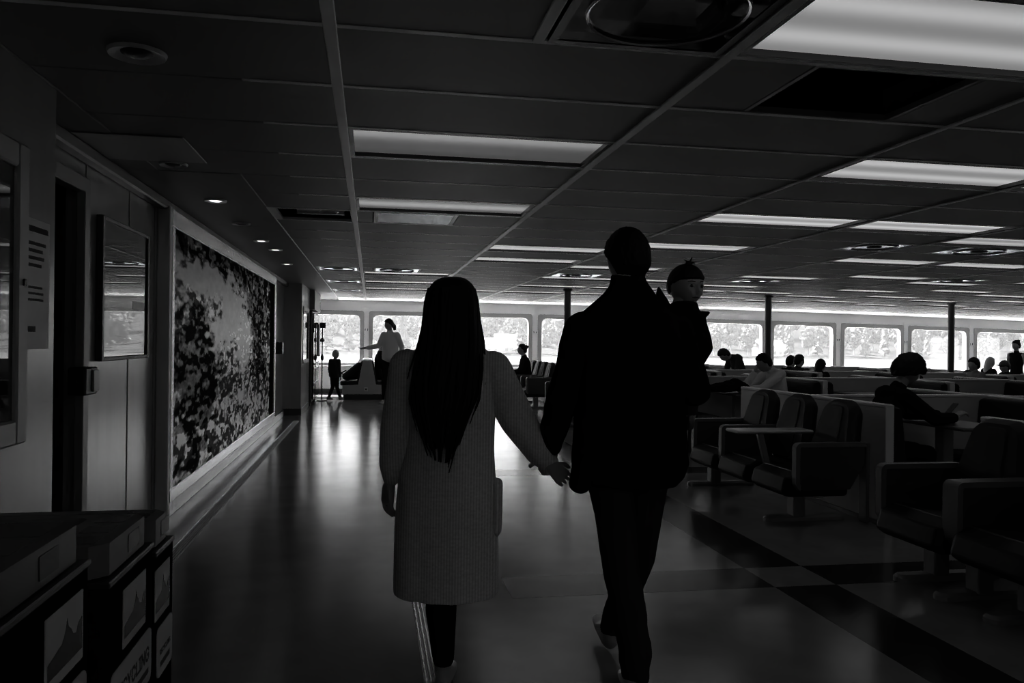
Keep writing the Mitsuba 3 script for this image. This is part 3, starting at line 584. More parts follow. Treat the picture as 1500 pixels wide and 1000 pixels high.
for bi, (yc, y0, y1) in enumerate(BLK):
    for ci, x in enumerate(COLS):
        if not (bi == 0 and ci == 0):
            lb = {(0, 1): "partition with a slanting rail behind the black bench at the right frame edge", (1, 1): "partition right behind the man with his head in his hand"}.get((bi, ci))
            if bi > 0 and ci == 0: lb = {1: "partition behind the second aisle row, hidden by the man", 2: "partition behind the aisle row by the first pillar", 3: "partition behind the far aisle row"}[bi]
            partition(x, y0, y1, lb or f"pale seat partition, {ORD[ci]} from the aisle in the {ORD[bi]} block of booths")
        for s in (-1, 1):
            if ci == 0 and s < 0: continue
            for q, yb, L in ((0, (y0 + yc) / 2, yc - y0 - 0.08), (1, (y1 + yc) / 2, y1 - yc - 0.08)):
                if bi == 3 and ci > 4: continue
                lb = {(0, 0, 1, 0): "dark bench end behind the partition's end post, where the bent-over youth sits", (0, 1, -1, 0): "black bench back at the right frame edge, opposite the bent-over youth",
                      (1, 1, -1, 0): "dark bench on which the man with his head in his hand sits"}.get((bi, ci, s, q))
                bench(x, yb, s, lb or f"dark booth bench on the {'aisle' if s < 0 else 'outer'} side of the {ORD[ci]} partition, {'far' if q else 'near'} half of {ORD[bi]} block", None, L)
    for ci, (a, b) in enumerate(zip(COLS[:-1], COLS[1:])):
        lb = {(0, 0): "wide pale cross partition beyond the bent-over youth", (1, 0): "pale cross partition behind the man with his head in his hand"}.get((bi, ci))
        cross(a + 0.04, b - 0.04, yc, lb or f"pale cross partition right of the {ORD[ci]} seat partition in the {ORD[bi]} block of booths")
        for q, yb, L in ((0, (y0 + yc) / 2, yc - y0 - 0.1), (1, (y1 + yc) / 2, y1 - yc - 0.1)):
            if bi == 3 and q == 1: continue
            lb = {(0, 0, 0): "booth table under the bent-over youth's arms", (1, 0, 0): "booth table under the elbow of the man with his head in his hand"}.get((bi, ci, q))
            table((a + b) / 2, yb, lb or f"booth table right of the {ORD[ci]} seat partition, {'far' if q else 'near'} half of the {ORD[bi]} block", None, L)
# double bench at the front windows, seen end-on
db_ = thing("window_bench", "pair of dark back-to-back benches with a pale end panel below the front window", "bench")
ep = Polygon([(-0.62, 0.13), (0.5, 0.13), (0.5, 0.33), (0.13, 0.35), (0.03, 0.9), (-0.17, 0.9), (-0.27, 0.35), (-0.62, 0.33)]).buffer(-0.015).buffer(0.015)
m = extr(ep, 0.04); v = np.array(m.vertices); part("end_panel", trimesh.Trimesh(np.column_stack([v[:, 0], 18.44 + v[:, 2], v[:, 1]]), m.faces[:, ::-1], process=False), "m_panel", db_, 25)
part("kickboard", cbox(-0.6, 0.48, 18.47, 20.4, 0, 0.13, 0.004), "m_black", db_)
part("core", cbox(-0.17, 0.03, 18.48, 20.4, 0.13, 0.88, 0.01), "m_panel", db_)
part("cap", cbox(-0.18, 0.04, 18.42, 20.4, 0.88, 0.91, 0.012), "m_white", db_)
for s, o in ((1, 0.03), (-1, -0.17)):
    pr = np.array([[0, 0.42], [0.13, 0.42], [0.03, 0.89], [0, 0.89]]) * [s, 1] + [o, 0]
    part("backrest", hull([[q[0], y, q[1]] for q in pr for y in (18.47, 20.4)]), "m_leather", db_)
    part("seat", cbox(o, o + s * 0.5, 18.45, 20.4, 0.33, 0.43, 0.02), "m_leather", db_)
so = part("socket", cbox(-0.13, -0.05, 18.425, 18.44, 0.2, 0.29, 0.006), "m_white", db_); scene[so + "__hole"] = mikit.ply(cbox(-0.11, -0.07, 18.42, 18.426, 0.225, 0.265, 0.003), "m_black", 30)
# bag on the left bench, bag on the table
def blob_mesh(parts, edge, it=8, lam=0.5):
    m = m3.Manifold.batch_boolean(parts, m3.OpType.Add).refine_to_length(edge).to_mesh()
    t = trimesh.Trimesh(m.vert_properties[:, :3], m.tri_verts, process=False)
    if it: trimesh.smoothing.filter_taubin(t, lamb=lam, nu=lam + 0.03, iterations=it)
    return t
_SPH = {}
def ball(p, r, seg=16):
    r = np.broadcast_to(np.asarray(r, float), 3)
    if seg not in _SPH: _SPH[seg] = np.array(m3.Manifold.sphere(1.0, seg).to_mesh().vert_properties[:, :3])
    return _SPH[seg] * r + np.asarray(p, float)
def hullm(*pts): return m3.Manifold.hull_points(np.ascontiguousarray(np.vstack(pts)))
bg = thing("backpack", "black bag leaning on the left window bench seat beside the boy", "bag")
part("body", blob_mesh([hullm(ball([-0.52, 18.75, 0.52], [0.12, 0.2, 0.09]), ball([-0.3, 18.75, 0.62], [0.1, 0.2, 0.17]), ball([-0.26, 18.75, 0.76], [0.08, 0.16, 0.09]))], 0.03), "m_cloth_black", bg, True)
part("strap", cat([cyl([-0.6, 18.66, 0.56], [-0.66, 18.7, 0.6], 0.014, 8), cyl([-0.66, 18.7, 0.6], [-0.55, 18.75, 0.66], 0.014, 8)]), "m_cloth_black", bg, True)
# ================================================================== outside: water, shore, trees, houses
WZ = -5.0
def shore_z(x, y):
    t = np.clip((y - 330) / 160, 0, 1)
    return WZ - 1.0 + 1.6 * np.clip((y - 330) / 12, 0, 1) + t * t * 26 + 3.0 * (meshkit.noise(np.stack([x / 40, y / 40, x * 0], -1), 5) - 0.5) * t
struct("water", trimesh.Trimesh([[-400, 21.5, WZ], [800, 21.5, WZ], [800, 420, WZ], [-400, 420, WZ]], [[0, 1, 2], [0, 2, 3]], process=False), "m_water")
struct("outer_deck", cat([cbox(-7, 24, 20.85, 22.6, 0.1, 0.3, 0.01), cbox(-7, 24, 22.6, 22.66, 0.1, 0.55, 0.01)]), "m_white")  # unseen deck, added to bounce sunlight up onto the ceiling
scene["haze_air"] = {"type": "homogeneous", "albedo": rgb(0.12), "sigma_t": rgb(0.0022), "phase": {"type": "hg", "g": 0.3}}
HZ = trimesh.creation.box(bounds=[[-330, 26, WZ + 0.05], [560, 332, 30]])
struct("haze", HZ, {"type": "null"}); scene["haze"]["interior"] = {"type": "ref", "id": "haze_air"}
def wv(p, n, uv): return mikit.fbm(p.x * 0.4, p.y * 0.7, 0.0, 3)
scene["m_water"] = two(bump({"type": "roughplastic", "diffuse_reflectance": rgb(0.10), "alpha": 0.15, "int_ior": 1.33}, wv, 0.25, 0.05))
scene["m_shore"] = matte(mikit.proc(lambda p, n, uv: mikit.mix((0.035,) * 3, (0.07,) * 3, mikit.fbm(p.x * 0.1, p.y * 0.1, p.z * 0.3, 4))))
scene["m_leaf"] = matte(mikit.proc(lambda p, n, uv: mikit.mix((0.16,) * 3, (0.24,) * 3, mikit.fbm(p.x * 0.6, p.y * 0.6, p.z * 0.6, 3))))
scene["m_leaf_b"] = matte(mikit.proc(lambda p, n, uv: mikit.mix((0.17,) * 3, (0.26,) * 3, mikit.fbm(p.x * 0.5, p.y * 0.5, p.z * 0.5, 3))))
scene["m_house"] = matte(0.8); scene["m_roof"] = matte(0.45)
ux, uy = np.linspace(-330, 560, 90), np.linspace(328, 620, 30)
UX, UY = np.meshgrid(ux, uy, indexing="ij"); UZ = shore_z(UX, UY)
nf = []
for i in range(len(ux) - 1):
    for j in range(len(uy) - 1):
        a = i * len(uy) + j; nf.append([a, a + len(uy), a + len(uy) + 1, a + 1])
struct("shore_hill", (np.column_stack([UX.ravel(), UY.ravel(), UZ.ravel()]), nf), "m_shore", smooth=True)
def conifer(seed):
    r = np.random.default_rng(seed); ms = []
    for i in range(26):
        z = 1.5 + i * 0.75; R = (1 - i / 27) * 3.4 * r.uniform(0.75, 1.15); n = 15
        a = np.linspace(0, 2 * np.pi, n, endpoint=False) + r.uniform(0, 1)
        rr = R * r.uniform(0.45, 1.2, n)
        v = np.vstack([[[0, 0, z + 2.0]], np.column_stack([np.cos(a) * rr, np.sin(a) * rr, z - 0.9 * r.uniform(0, 1, n)]), [[0, 0, z + 0.4]]])
        f = [[0, 1 + k, 1 + (k + 1) % n] for k in range(n)] + [[n + 1, 1 + (k + 1) % n, 1 + k] for k in range(n)]
        ms.append(trimesh.Trimesh(v, f, process=False))
    return cat(ms)
def broadleaf(seed):
    r = np.random.default_rng(seed); ms = []; s = trimesh.creation.icosphere(1, 1.0); sv = np.array(s.vertices)
    for i in range(150):
        u = unit_(r.normal(size=3)); c = np.array([0, 0, 9.0]) + u * np.array([4.0, 4.0, 5.5]) * r.uniform(0.55, 1.0)
        R = r.uniform(0.6, 1.3); ms.append(trimesh.Trimesh(sv * R * r.uniform(0.6, 1.3, (len(sv), 1)) + c, s.faces, process=False))
    return cat(ms)
def unit_(v): return v / np.linalg.norm(v)
trunk = mikit.ply(cyl([0, 0, -1], [0, 0, 8], 0.4, 8, 0.2), "m_roof", 40)
KINDS = []
for i in range(3): scene[f"shape_conifer_{i}"] = {"type": "shapegroup", "crown": mikit.ply(conifer(i), "m_leaf"), "trunk": trunk}; KINDS.append((f"shape_conifer_{i}", "conifer_tree", "pale hazy conifer on the shore outside the windows", "conifers on the far shore"))
for i in range(3): scene[f"shape_broadleaf_{i}"] = {"type": "shapegroup", "crown": mikit.ply(broadleaf(20 + i), "m_leaf_b"), "trunk": trunk}; KINDS.append((f"shape_broadleaf_{i}", "leafy_tree", "pale round-headed tree on the shore outside the windows", "leafy trees on the far shore"))
tr = np.random.default_rng(11)
for row, (y0, n) in enumerate([(352, 62), (385, 58), (425, 52), (470, 48)]):
    for i in range(n):
        x = -90 + (520) * (i + tr.uniform(0.35, 0.65)) / n * (1 + row * 0.06); y = y0 + tr.uniform(-9, 14)
        g, nm, lb, gr = KINDS[int(tr.choice([0, 1, 2, 3, 4, 5], p=[.16, .16, .16, .18, .17, .17]))]
        if row == 0 and (38 < x < 62 or 176 < x < 196): continue
        s = tr.uniform(0.8, 1.15)
        k = thing(nm, lb, "tree", gr)
        scene[k] = {"type": "instance", "shapegroup": {"type": "ref", "id": g}, "to_world": T(mov(x, y, float(shore_z(np.array(x), np.array(y)))) @ rotz(tr.uniform(0, 6.28)) @ np.diag([s, s, s * tr.uniform(1.0, 1.3), 1]))}
def house(x, y, w, d, h, lb):
    k = thing("house", lb, "house"); z = float(shore_z(np.array(x), np.array(y))) - 0.3
    part("wall", cbox(x - w / 2, x + w / 2, y, y + d, z, z + h, 0.05), "m_house", k, False)
    part("roof", hull([[x - w / 2 - 0.5, y - 0.6, z + h], [x + w / 2 + 0.5, y - 0.6, z + h], [x - w / 2 - 0.5, y + d + .6, z + h], [x + w / 2 + 0.5, y + d + .6, z + h], [x - w / 2 - 0.5, y + d / 2, z + h + 3], [x + w / 2 + 0.5, y + d / 2, z + h + 3]]), "m_roof", k, False)
    for i in range(int(w // 3)): part("window", cbox(x - w / 2 + 0.9 + i * 3, x - w / 2 + 2.2 + i * 3, y - 0.06, y, z + 1.2, z + 2.6, 0), "m_roof", k, False)
house(50, 345, 13, 8, 4.5, "pale house on the shore seen right of the woman's shoulder")
house(60, 352, 9, 8, 6, "taller pale house behind the one right of the woman's shoulder")
house(186, 348, 12, 8, 5, "white-roofed house on the shore seen left of the middle pillar")
# ================================================================== people
V = lambda *a: np.array(a, float)
def sst(a, b, x):
    t = np.clip((x - a) / (b - a), 0, 1); return t * t * (3 - 2 * t)
_ICO = {n: trimesh.creation.icosphere(n, 1.0) for n in (3, 4, 5)}
def head_pts(d, baby=False):
    x, y, z = d[:, 0], d[:, 1], d[:, 2]
    R = V(0.076, 0.097, 0.118)
    p = d * R
    jaw = sst(0.05, -0.95, z)
    p[:, 0] *= 1 - (0.22 if baby else 0.30) * jaw
    p[:, 1] *= np.where(y < 0, 1 - 0.45 * sst(-0.25, -0.9, z), 1.0)
    g = lambda cx, cz, sx, sz: np.exp(-((x - cx) / sx) ** 2 - ((z - cz) / sz) ** 2) * (y > 0)
    f = g(0, -0.16, 0.10, 0.13) * (0.013 if baby else 0.020) + g(0, 0.02, 0.07, 0.16) * 0.006
    f -= (g(0.36, 0.06, 0.17, 0.10) + g(-0.36, 0.06, 0.17, 0.10)) * 0.009
    f += (g(0.36, 0.24, 0.22, 0.07) + g(-0.36, 0.24, 0.22, 0.07)) * 0.004
    f += g(0, -0.45, 0.20, 0.045) * 0.006 + g(0, -0.55, 0.17, 0.05) * 0.005 - g(0, -0.50, 0.2, 0.022) * 0.004
    f += g(0, -0.85, 0.22, 0.14) * 0.008 + (g(0.45, -0.25, 0.2, 0.2) + g(-0.45, -0.25, 0.2, 0.2)) * (0.009 if baby else 0.004)
    p[:, 1] += f
    return p
def to_man(v, f):
    return m3.Manifold(m3.Mesh(np.ascontiguousarray(v, np.float32), np.ascontiguousarray(f, np.uint32)))
def head_man(sub, S, M, baby=False):
    ic = _ICO[sub]; v = head_pts(np.array(ic.vertices), baby)
    def place(q): return (q * S) @ M[:3, :3].T + M[:3, 3]
    out = [to_man(place(v), ic.faces)]
    for s in (-1, 1): out.append(hullm(place(ball([s * 0.073, -0.008, 0.012], [0.010, 0.020, 0.022], 12)), place(ball([s * 0.071, -0.002, -0.022], [0.008, 0.012, 0.014], 12))))
    return out
def hair_cap(sub, S, M, thick=0.016, line=None, rough=0.006, seed=0, fringe=0.0):
    ic = _ICO[sub]; d = np.array(ic.vertices); p = head_pts(d)
    yy = d[:, 1]
    if line is None: line = [(-1, -0.62), (-0.35, -0.42), (-0.1, 0.0), (0.25, 0.12), (0.45, 0.42), (1, 0.58 - fringe)]
    L = np.interp(yy, [a for a, _ in line], [b for _, b in line])
    mask = sst(-0.09, 0.07, d[:, 2] - L)
    n = meshkit.fbm(d * [13, 13, 5] + seed, 3, seed) - 0.5
    off = -0.012 + mask * (0.012 + thick + rough * 2.5 * n)
    u = d / np.linalg.norm(d, axis=1, keepdims=True)
    q = (p + u * off[:, None]) * S
    return trimesh.Trimesh(q @ M[:3, :3].T + M[:3, 3], ic.faces, process=False)
def unit(v): v = np.asarray(v, float); return v / np.linalg.norm(v)
def hand_parts(w, d, n, curl=0.5, s=1.0, thumb=1, seg=10, spread=0.0):
    """Palm and five fingers: w wrist, d direction, n the way the palm faces, thumb +1/-1 along cross(d, n)."""
    w, d = np.asarray(w, float), unit(d); n = unit(np.asarray(n, float) - np.dot(n, d) * d); l = np.cross(d, n)
    A = lambda a, b, c: w + (d * a + l * b * thumb + n * c) * s
    out = [hullm(ball(A(0.0, 0, 0), 0.024 * s, seg), ball(A(0.085, 0.028, 0), 0.014 * s, seg), ball(A(0.08, -0.03, 0), 0.013 * s, seg), ball(A(0.03, 0.03, 0), 0.016 * s, seg))]
    for b, L, k in ((0.030, 0.072, 0), (0.010, 0.080, 1), (-0.011, 0.075, 2), (-0.031, 0.058, 3)):
        p = A(0.085, b, 0); ang = 0.0; r = 0.0095 * s
        for q, fr in enumerate((0.45, 0.31, 0.24)):
            ang += curl * (0.75, 1.0, 0.7)[q] * (1 + 0.08 * k)
            e = p + (d * math.cos(ang) + n * math.sin(ang) + l * thumb * spread * b * 6) * L * fr * s
            out.append(hullm(ball(p, r, seg), ball(e, r * 0.9, seg))); p, r = e, r * 0.9
    p = A(0.028, 0.030, 0.004); q = p + (d * 0.55 + l * thumb * 0.55 + n * (0.3 + 0.4 * curl)) * 0.045 * s; t = q + (d * 0.75 + l * thumb * 0.05 + n * (0.3 + 0.5 * curl)) * 0.034 * s
    out += [hullm(ball(p, 0.014 * s, seg), ball(q, 0.011 * s, seg)), hullm(ball(q, 0.011 * s, seg), ball(t, 0.009 * s, seg))]
    return out
def chain(*pr, seg=16): return [hullm(ball(a, ra, seg), ball(b, rb, seg)) for (a, ra), (b, rb) in zip(pr[:-1], pr[1:])]
def ring(z, cx, rx, ry, cy=0.0, n=28, e=2.3):
    t = np.linspace(0, 2 * np.pi, n, endpoint=False); c, s = np.cos(t), np.sin(t)
    return np.column_stack([cx + rx * np.sign(c) * np.abs(c) ** (2 / e), cy + ry * np.sign(s) * np.abs(s) ** (2 / e), np.full(n, z)])
def rings(rows, **k):
    R = [ring(*r, **k) for r in rows]; return [hullm(a, b) for a, b in zip(R[:-1], R[1:])]
def shoe(heel, toe, m, parent, M, w=0.042):
    heel, toe = np.asarray(heel, float), np.asarray(toe, float); d = unit((toe - heel) * [1, 1, 0.0] + [0, 0, 0])
    mid = heel * 0.45 + toe * 0.55
    t = blob_mesh([hullm(ball(heel + [0, 0, 0.035], [w * 0.85, w * 0.85, 0.035], 14), ball(heel * 0.8 + toe * 0.2 + [0, 0, 0.075], [w * 0.75, w * 0.75, 0.03], 14), ball(mid + [0, 0, 0.03], [w * 1.0, w, 0.03], 14)), hullm(ball(mid + [0, 0, 0.032], [w, w, 0.032], 14), ball(toe - d * w * 0.9 + [0, 0, 0.024], [w * 0.95, w * 0.95, 0.024], 14))], 0.02, 4)
    t.apply_transform(M); return part("shoe", t, m, parent, True)
def HM(c, yaw=0, pitch=0, roll=0):
    """Head placement: yaw turns to the figure's left, pitch nods down."""
    r = math.radians; return mov(*c) @ rot(r(yaw), [0, 0, 1]) @ rot(-r(pitch), [1, 0, 0]) @ rot(r(roll), [0, 1, 0])
def figure(label, M, J, coat="m_cloth_dark", legs="m_cloth_black", skin="m_skin", hair="m_hair", shoes="m_shoe_dark", size=1.0, head=(0, 0, 0), hs=1.0, hair_kw=None, long_hair=None, fat=1.0, edge=0.035, hands=None, bare_arms=False, hat=None, hood=False, collar=True, boxy=0.0, cat_="person", clothes="jacket"):
    k = thing("person", label, cat_)
    g = lambda n: np.asarray(J[n], float)
    body = []
    HMm = HM(g("head"), *head)
    body += head_man(3, hs, HMm)
    nb = (g("Ls") + g("Rs")) / 2
    torso = [(g("pelvis"), V(.15, .105, .1) * size * fat), (g("waist"), V(.128, .092, .09) * size * fat), (g("chest"), V(.155, .105, .12) * size * fat), (nb - (nb - g("chest")) * 0.12, V(.13, .075, .05) * size)]
    body += chain(*torso)
    body += chain((nb, 0.058 * size), (g("head") + (nb - g("head")) * 0.38, 0.052 * size))
    for s in "LR":
        body += chain((g(s + "s"), .052 * size), (g(s + "e"), .040 * size), (g(s + "w"), .027 * size)); body += chain((nb, 0.05 * size), (g(s + "s"), 0.052 * size))
        body += chain((g(s + "h"), .082 * size), (g(s + "k"), .055 * size), (g(s + "a"), .036 * size))
        hd = (hands or {}).get(s, {}); w = g(s + "w"); d = hd.get("d", unit(w - g(s + "e"))); n = hd.get("n", V(0.2 if s == "L" else -0.2, 0.3, -1) if abs(d[2]) < 0.7 else V(1 if s == "L" else -1, 0, 0))
        th = 1 if np.dot(np.cross(d, n), V(1 if s == "L" else -1, 0.6, 0.5)) > 0 else -1
        body += hand_parts(w, d, n, hd.get("curl", 0.45), 0.95 * size, th, 8)
    mesh = blob_mesh(body, edge * 0.7, 4); mesh.apply_transform(M); part("body", mesh, skin, k, True)
    infl = lambda r, a: np.asarray(r) + a
    if boxy: torso = [(torso[0][0] + V(0, 0, -.03), V(.155, .115, .07) * size * fat), (torso[1][0], (V(.128, .092, .09) * (1 - boxy) + V(.16, .112, .1) * boxy) * size * fat)] + torso[2:]
    c = [] + chain(*[(p, infl(r, .018)) for p, r in torso])
    for s in "LR":
        c += chain((nb - [0, 0, .01], .06 * size), (g(s + "s") * (0.7 if bare_arms else 1) + nb * (0.3 if bare_arms else 0), .064 * size))
        if not bare_arms: c += chain((g(s + "s"), .068 * size), (g(s + "e"), .056 * size), (g(s + "w") + (g(s + "e") - g(s + "w")) * 0.05, .044 * size))
    if collar: c += chain((nb, .075 * size), (nb + (g("head") - nb) * 0.33, .064 * size))
    if hood: c += [hullm(ball(nb + [0, -0.06, 0.035], V(.11, .055, .05) * size), ball(nb + [0, -0.10, -0.03], V(.085, .04, .05) * size))]
    mesh = blob_mesh(c, edge, 5); mesh.apply_transform(M); part(clothes, mesh, coat, k, True)
    t = chain((g("pelvis") - [0, 0, .01], V(.152, .11, .09) * size * fat), (g("pelvis") + (g("waist") - g("pelvis")) * 0.5, V(.138, .1, .06) * size * fat))
    for s in "LR": t += chain((g(s + "h"), .092 * size), (g(s + "k"), .066 * size), (g(s + "a") + (g(s + "k") - g(s + "a")) * .08, .047 * size))
    mesh = blob_mesh(t, edge, 5); mesh.apply_transform(M); part("trousers", mesh, legs, k, True)
    for s in "LR":
        h = g(s + "a") * [1, 1, 0] + [0, -0.05 * size, g(s + "a")[2] - 0.075 * size]; shoe(h, h + np.asarray(J.get(s + "toe", [0, 0.24, 0])) * size, shoes, k, M, 0.042 * size)
    mesh = hair_cap(4, hs, HMm, **(hair_kw or {})); mesh.apply_transform(M); part("hair", mesh, hair, k, True)
    if long_hair:
        h0 = g("head"); parts = []
        pts = [(HMm[:3, :3] @ (V(*p) * hs) + h0, np.asarray(r) * hs) for p, r in long_hair]
        mesh = blob_mesh(chain(*pts), 0.03, 4); mesh.apply_transform(M); part("hair_length", mesh, hair, k, True)
    if hat:
        ic = _ICO[4]; d = np.array(ic.vertices); p = head_pts(d) * 1.0; mask = sst(0.12, 0.24, d[:, 2] + 0.12 * d[:, 1]); q = (p + d * (-0.012 + mask * 0.036)[:, None]) * hs
        cap = trimesh.Trimesh(q @ HMm[:3, :3].T + HMm[:3, 3], ic.faces, process=False); brim = blob_mesh([hullm(ball([0, 0.07, 0.045], [.065, .03, .008]), ball([0, 0.155, 0.035], [.05, .02, .006]))], 0.03, 2)
        b = trimesh.Trimesh((np.array(brim.vertices) * hs) @ HMm[:3, :3].T + HMm[:3, 3], brim.faces, process=False); mesh = cat([cap, b]); mesh.apply_transform(M); part("cap", mesh, hat, k, True)
    return k
def seated(lean=0.0, s=1.0, **over):
    """Joint positions of someone sitting; z from the floor, y forwards, the seat at about y 0."""
    l = math.radians(lean); up_ = V(0, math.sin(l), math.cos(l)); p = V(0, 0, 0.54)
    J = dict(pelvis=p, waist=p + up_ * .17 * s, chest=p + up_ * .36 * s, head=p + up_ * .70 * s + V(0, .03, 0))
    sh = p + up_ * .47 * s
    for n, x in (("L", -1), ("R", 1)):
        J[n + "s"] = sh + V(x * .175 * s, 0, 0); J[n + "e"] = sh + V(x * .21, .06, -.27) * s; J[n + "w"] = J[n + "e"] + V(-x * .05, .22, -.03) * s
        J[n + "h"] = V(x * .09 * s, .03, .52); J[n + "k"] = V(x * .1 * s, .43 * s, .50); J[n + "a"] = V(x * .1 * s, .42 * s, .085)
    J.update({k: np.asarray(v, float) for k, v in over.items()}); return J
def standing(s=1.0, **over):
    J = dict(pelvis=V(0, 0, .95) * s, waist=V(0, 0, 1.1) * s, chest=V(0, 0, 1.28) * s, head=V(0, .02, 1.635) * s)
    for n, x in (("L", -1), ("R", 1)):
        J[n + "s"] = V(x * .18, 0, 1.42) * s; J[n + "e"] = V(x * .22, -.02, 1.13) * s; J[n + "w"] = V(x * .22, .05, .88) * s
        J[n + "h"] = V(x * .09, 0, .92) * s; J[n + "k"] = V(x * .095, .02, .5) * s; J[n + "a"] = V(x * .1, 0, .085) * s
    J.update({k: np.asarray(v, float) for k, v in over.items()}); return J
def at(x, y, heading, dz=0.0): return mov(x, y, cam_dz(x) + dz) @ rotz(math.radians(heading))

# ---- the walking woman in the long cardigan (seen from behind)
HD = -math.degrees(YAW)
MW = at(0.303, 3.2, HD)
w = thing("person", "woman with long dark hair in a knee-length grey knit cardigan walking away", "person")
HW = HM([0.018, 0.015, 1.50], 5, 4)
body = head_man(4, 0.94, HW)
body += chain((V(.015, 0, 1.33), .05), (V(.015, .01, 1.44), .048))
body += chain((V(0, 0, .86), V(.15, .1, .09)), (V(.01, 0, 1.0), V(.12, .09, .08)), (V(.015, 0, 1.2), V(.14, .095, .1)), (V(.015, 0, 1.3), V(.12, .07, .05)))
body += chain((V(-.155, 0, 1.27), .045), (V(-.205, -.02, 1.0), .036), (V(-.224, .02, .80), .024)) + chain((V(.18, 0, 1.27), .045), (V(.295, 0, 1.06), .036), (V(.425, .03, .868), .024)) + chain((V(-.155, 0, 1.27), .045), (V(.18, 0, 1.27), .045))
body += chain((V(.03, 0, .82), .08), (V(-.008, -.03, .44), .052), (V(.003, -.05, .09), .034)) + chain((V(-.06, 0, .82), .08), (V(-.05, .18, .46), .052), (V(-.045, .32, .09), .034))
body += hand_parts(V(-.226, .02, .795), V(-.13, .0, -1), V(.75, .6, .1), 0.36, 0.93, -1) + hand_parts(V(.415, .0, .872), V(.70, -.1, -.55), V(0, 1, -.15), 0.95, 0.86, 1)
m = blob_mesh(body, 0.012, 4); m.apply_transform(MW); part("body", m, "m_skin", w, True)
coat = rings([(1.385, .018, .075, .07, -.01), (1.352, .018, .125, .085), (1.31, .014, .17, .105), (1.258, .017, .185, .12), (1.176, .023, .178, .125), (1.038, .021, .175, .125), (.928, .017, .177, .135), (.818, .006, .196, .15), (.652, .006, .207, .165), (.542, .006, .209, .17), (.41, .006, .210, .175), (.366, .006, .209, .175)])
coat += chain((V(-.16, 0, 1.262), .075), (V(-.196, -.015, 1.0), .068), (V(-.214, .01, .87), .056), (V(-.221, .02, .815), .036)) + chain((V(.185, 0, 1.255), .078), (V(.283, 0, 1.06), .073), (V(.375, .015, .93), .060), (V(.418, .025, .878), .040))
coat += [hullm(ball([.205, .0, .80], [.026, .07, .02]), ball([.207, .0, .62], [.022, .08, .03]))]
m = blob_mesh(coat, 0.014, 3)
v = np.array(m.vertices); a = np.arctan2(v[:, 0], -v[:, 1] - 0.0)
fold = np.exp(-((v[:, 0] + .09) / .03) ** 2) * .010 - np.exp(-((v[:, 0] - .05) / .035) ** 2) * .007 + np.exp(-((v[:, 0] - .125) / .03) ** 2) * .006
v[:, 1] += np.where(v[:, 1] < 0, fold, 0) * sst(1.15, .7, v[:, 2]); m.vertices = v
def knit(p, n, uv):
    q = p.x * float(math.cos(YAW)) - p.y * float(math.sin(YAW))
    return dr.square(dr.sin(q * 290.0)) * 0.8 + mikit.noise(p.x * 160, p.y * 160, p.z * 220) * 0.3
def knit_col(p, n, uv):
    q = p.x * float(math.cos(YAW)) - p.y * float(math.sin(YAW))
    return mi.Color3f(0.60 * (0.72 + 0.28 * dr.square(dr.sin(q * 290.0))) * (0.85 + 0.3 * mikit.noise(p.x * 90, p.y * 90, p.z * 130)))
scene["m_knit"] = two(bump({"type": "diffuse", "reflectance": mikit.proc(knit_col)}, knit, 0.0012, 1e-3))
m.apply_transform(MW); part("cardigan", m, "m_knit", w, True, label="ribbed grey knit cardigan with a side pocket")
tr_ = chain((V(.03, 0, .80), .095), (V(-.012, -.03, .42), .068), (V(-.008, -.04, .28), .060), (V(.003, -.05, .115), .043)) + chain((V(-.06, 0, .80), .095), (V(-.055, .17, .46), .064), (V(-.045, .31, .115), .043))
m = blob_mesh(tr_, 0.02, 4); m.apply_transform(MW); part("trousers", m, "m_cloth_black", w, True)
shoe([.003, -.085, 0.0], [.02, .13, 0.0], "m_shoe", w, MW, .036); shoe([-.045, .275, 0.01], [-.05, .5, 0.02], "m_shoe", w, MW, .036)
HR = [(1.624, .019, .040, .045, 0), (1.612, .018, .066, .068, 0), (1.589, .017, .086, .088, 0), (1.534, .018, .101, .108, -.004), (1.451, .018, .108, .115, -.012), (1.369, .02, .116, .105, -.035), (1.258, .011, .120, .075, -.085), (1.148, .001, .113, .055, -.115), (1.079, -.006, .092, .046, -.125), (1.03, -.006, .070, .036, -.13), (1.0, -.006, .040, .022, -.133)]
m = blob_mesh(rings(HR, e=2.0), 0.012, 6)
v = np.array(m.vertices); n_a = np.arctan2(v[:, 0] - .015, v[:, 1] + .05)
v[:, :2] += (v[:, :2] - [0.015, -0.05]) * (0.10 * (meshkit.noise(np.column_stack([n_a * 9, v[:, 2] * 3, n_a * 0]), 3) - 0.5))[:, None]; m.vertices = v
m.apply_transform(MW); part("hair", m, "m_hair", w, True, label="long loose dark hair")
HRa = np.array(HR)
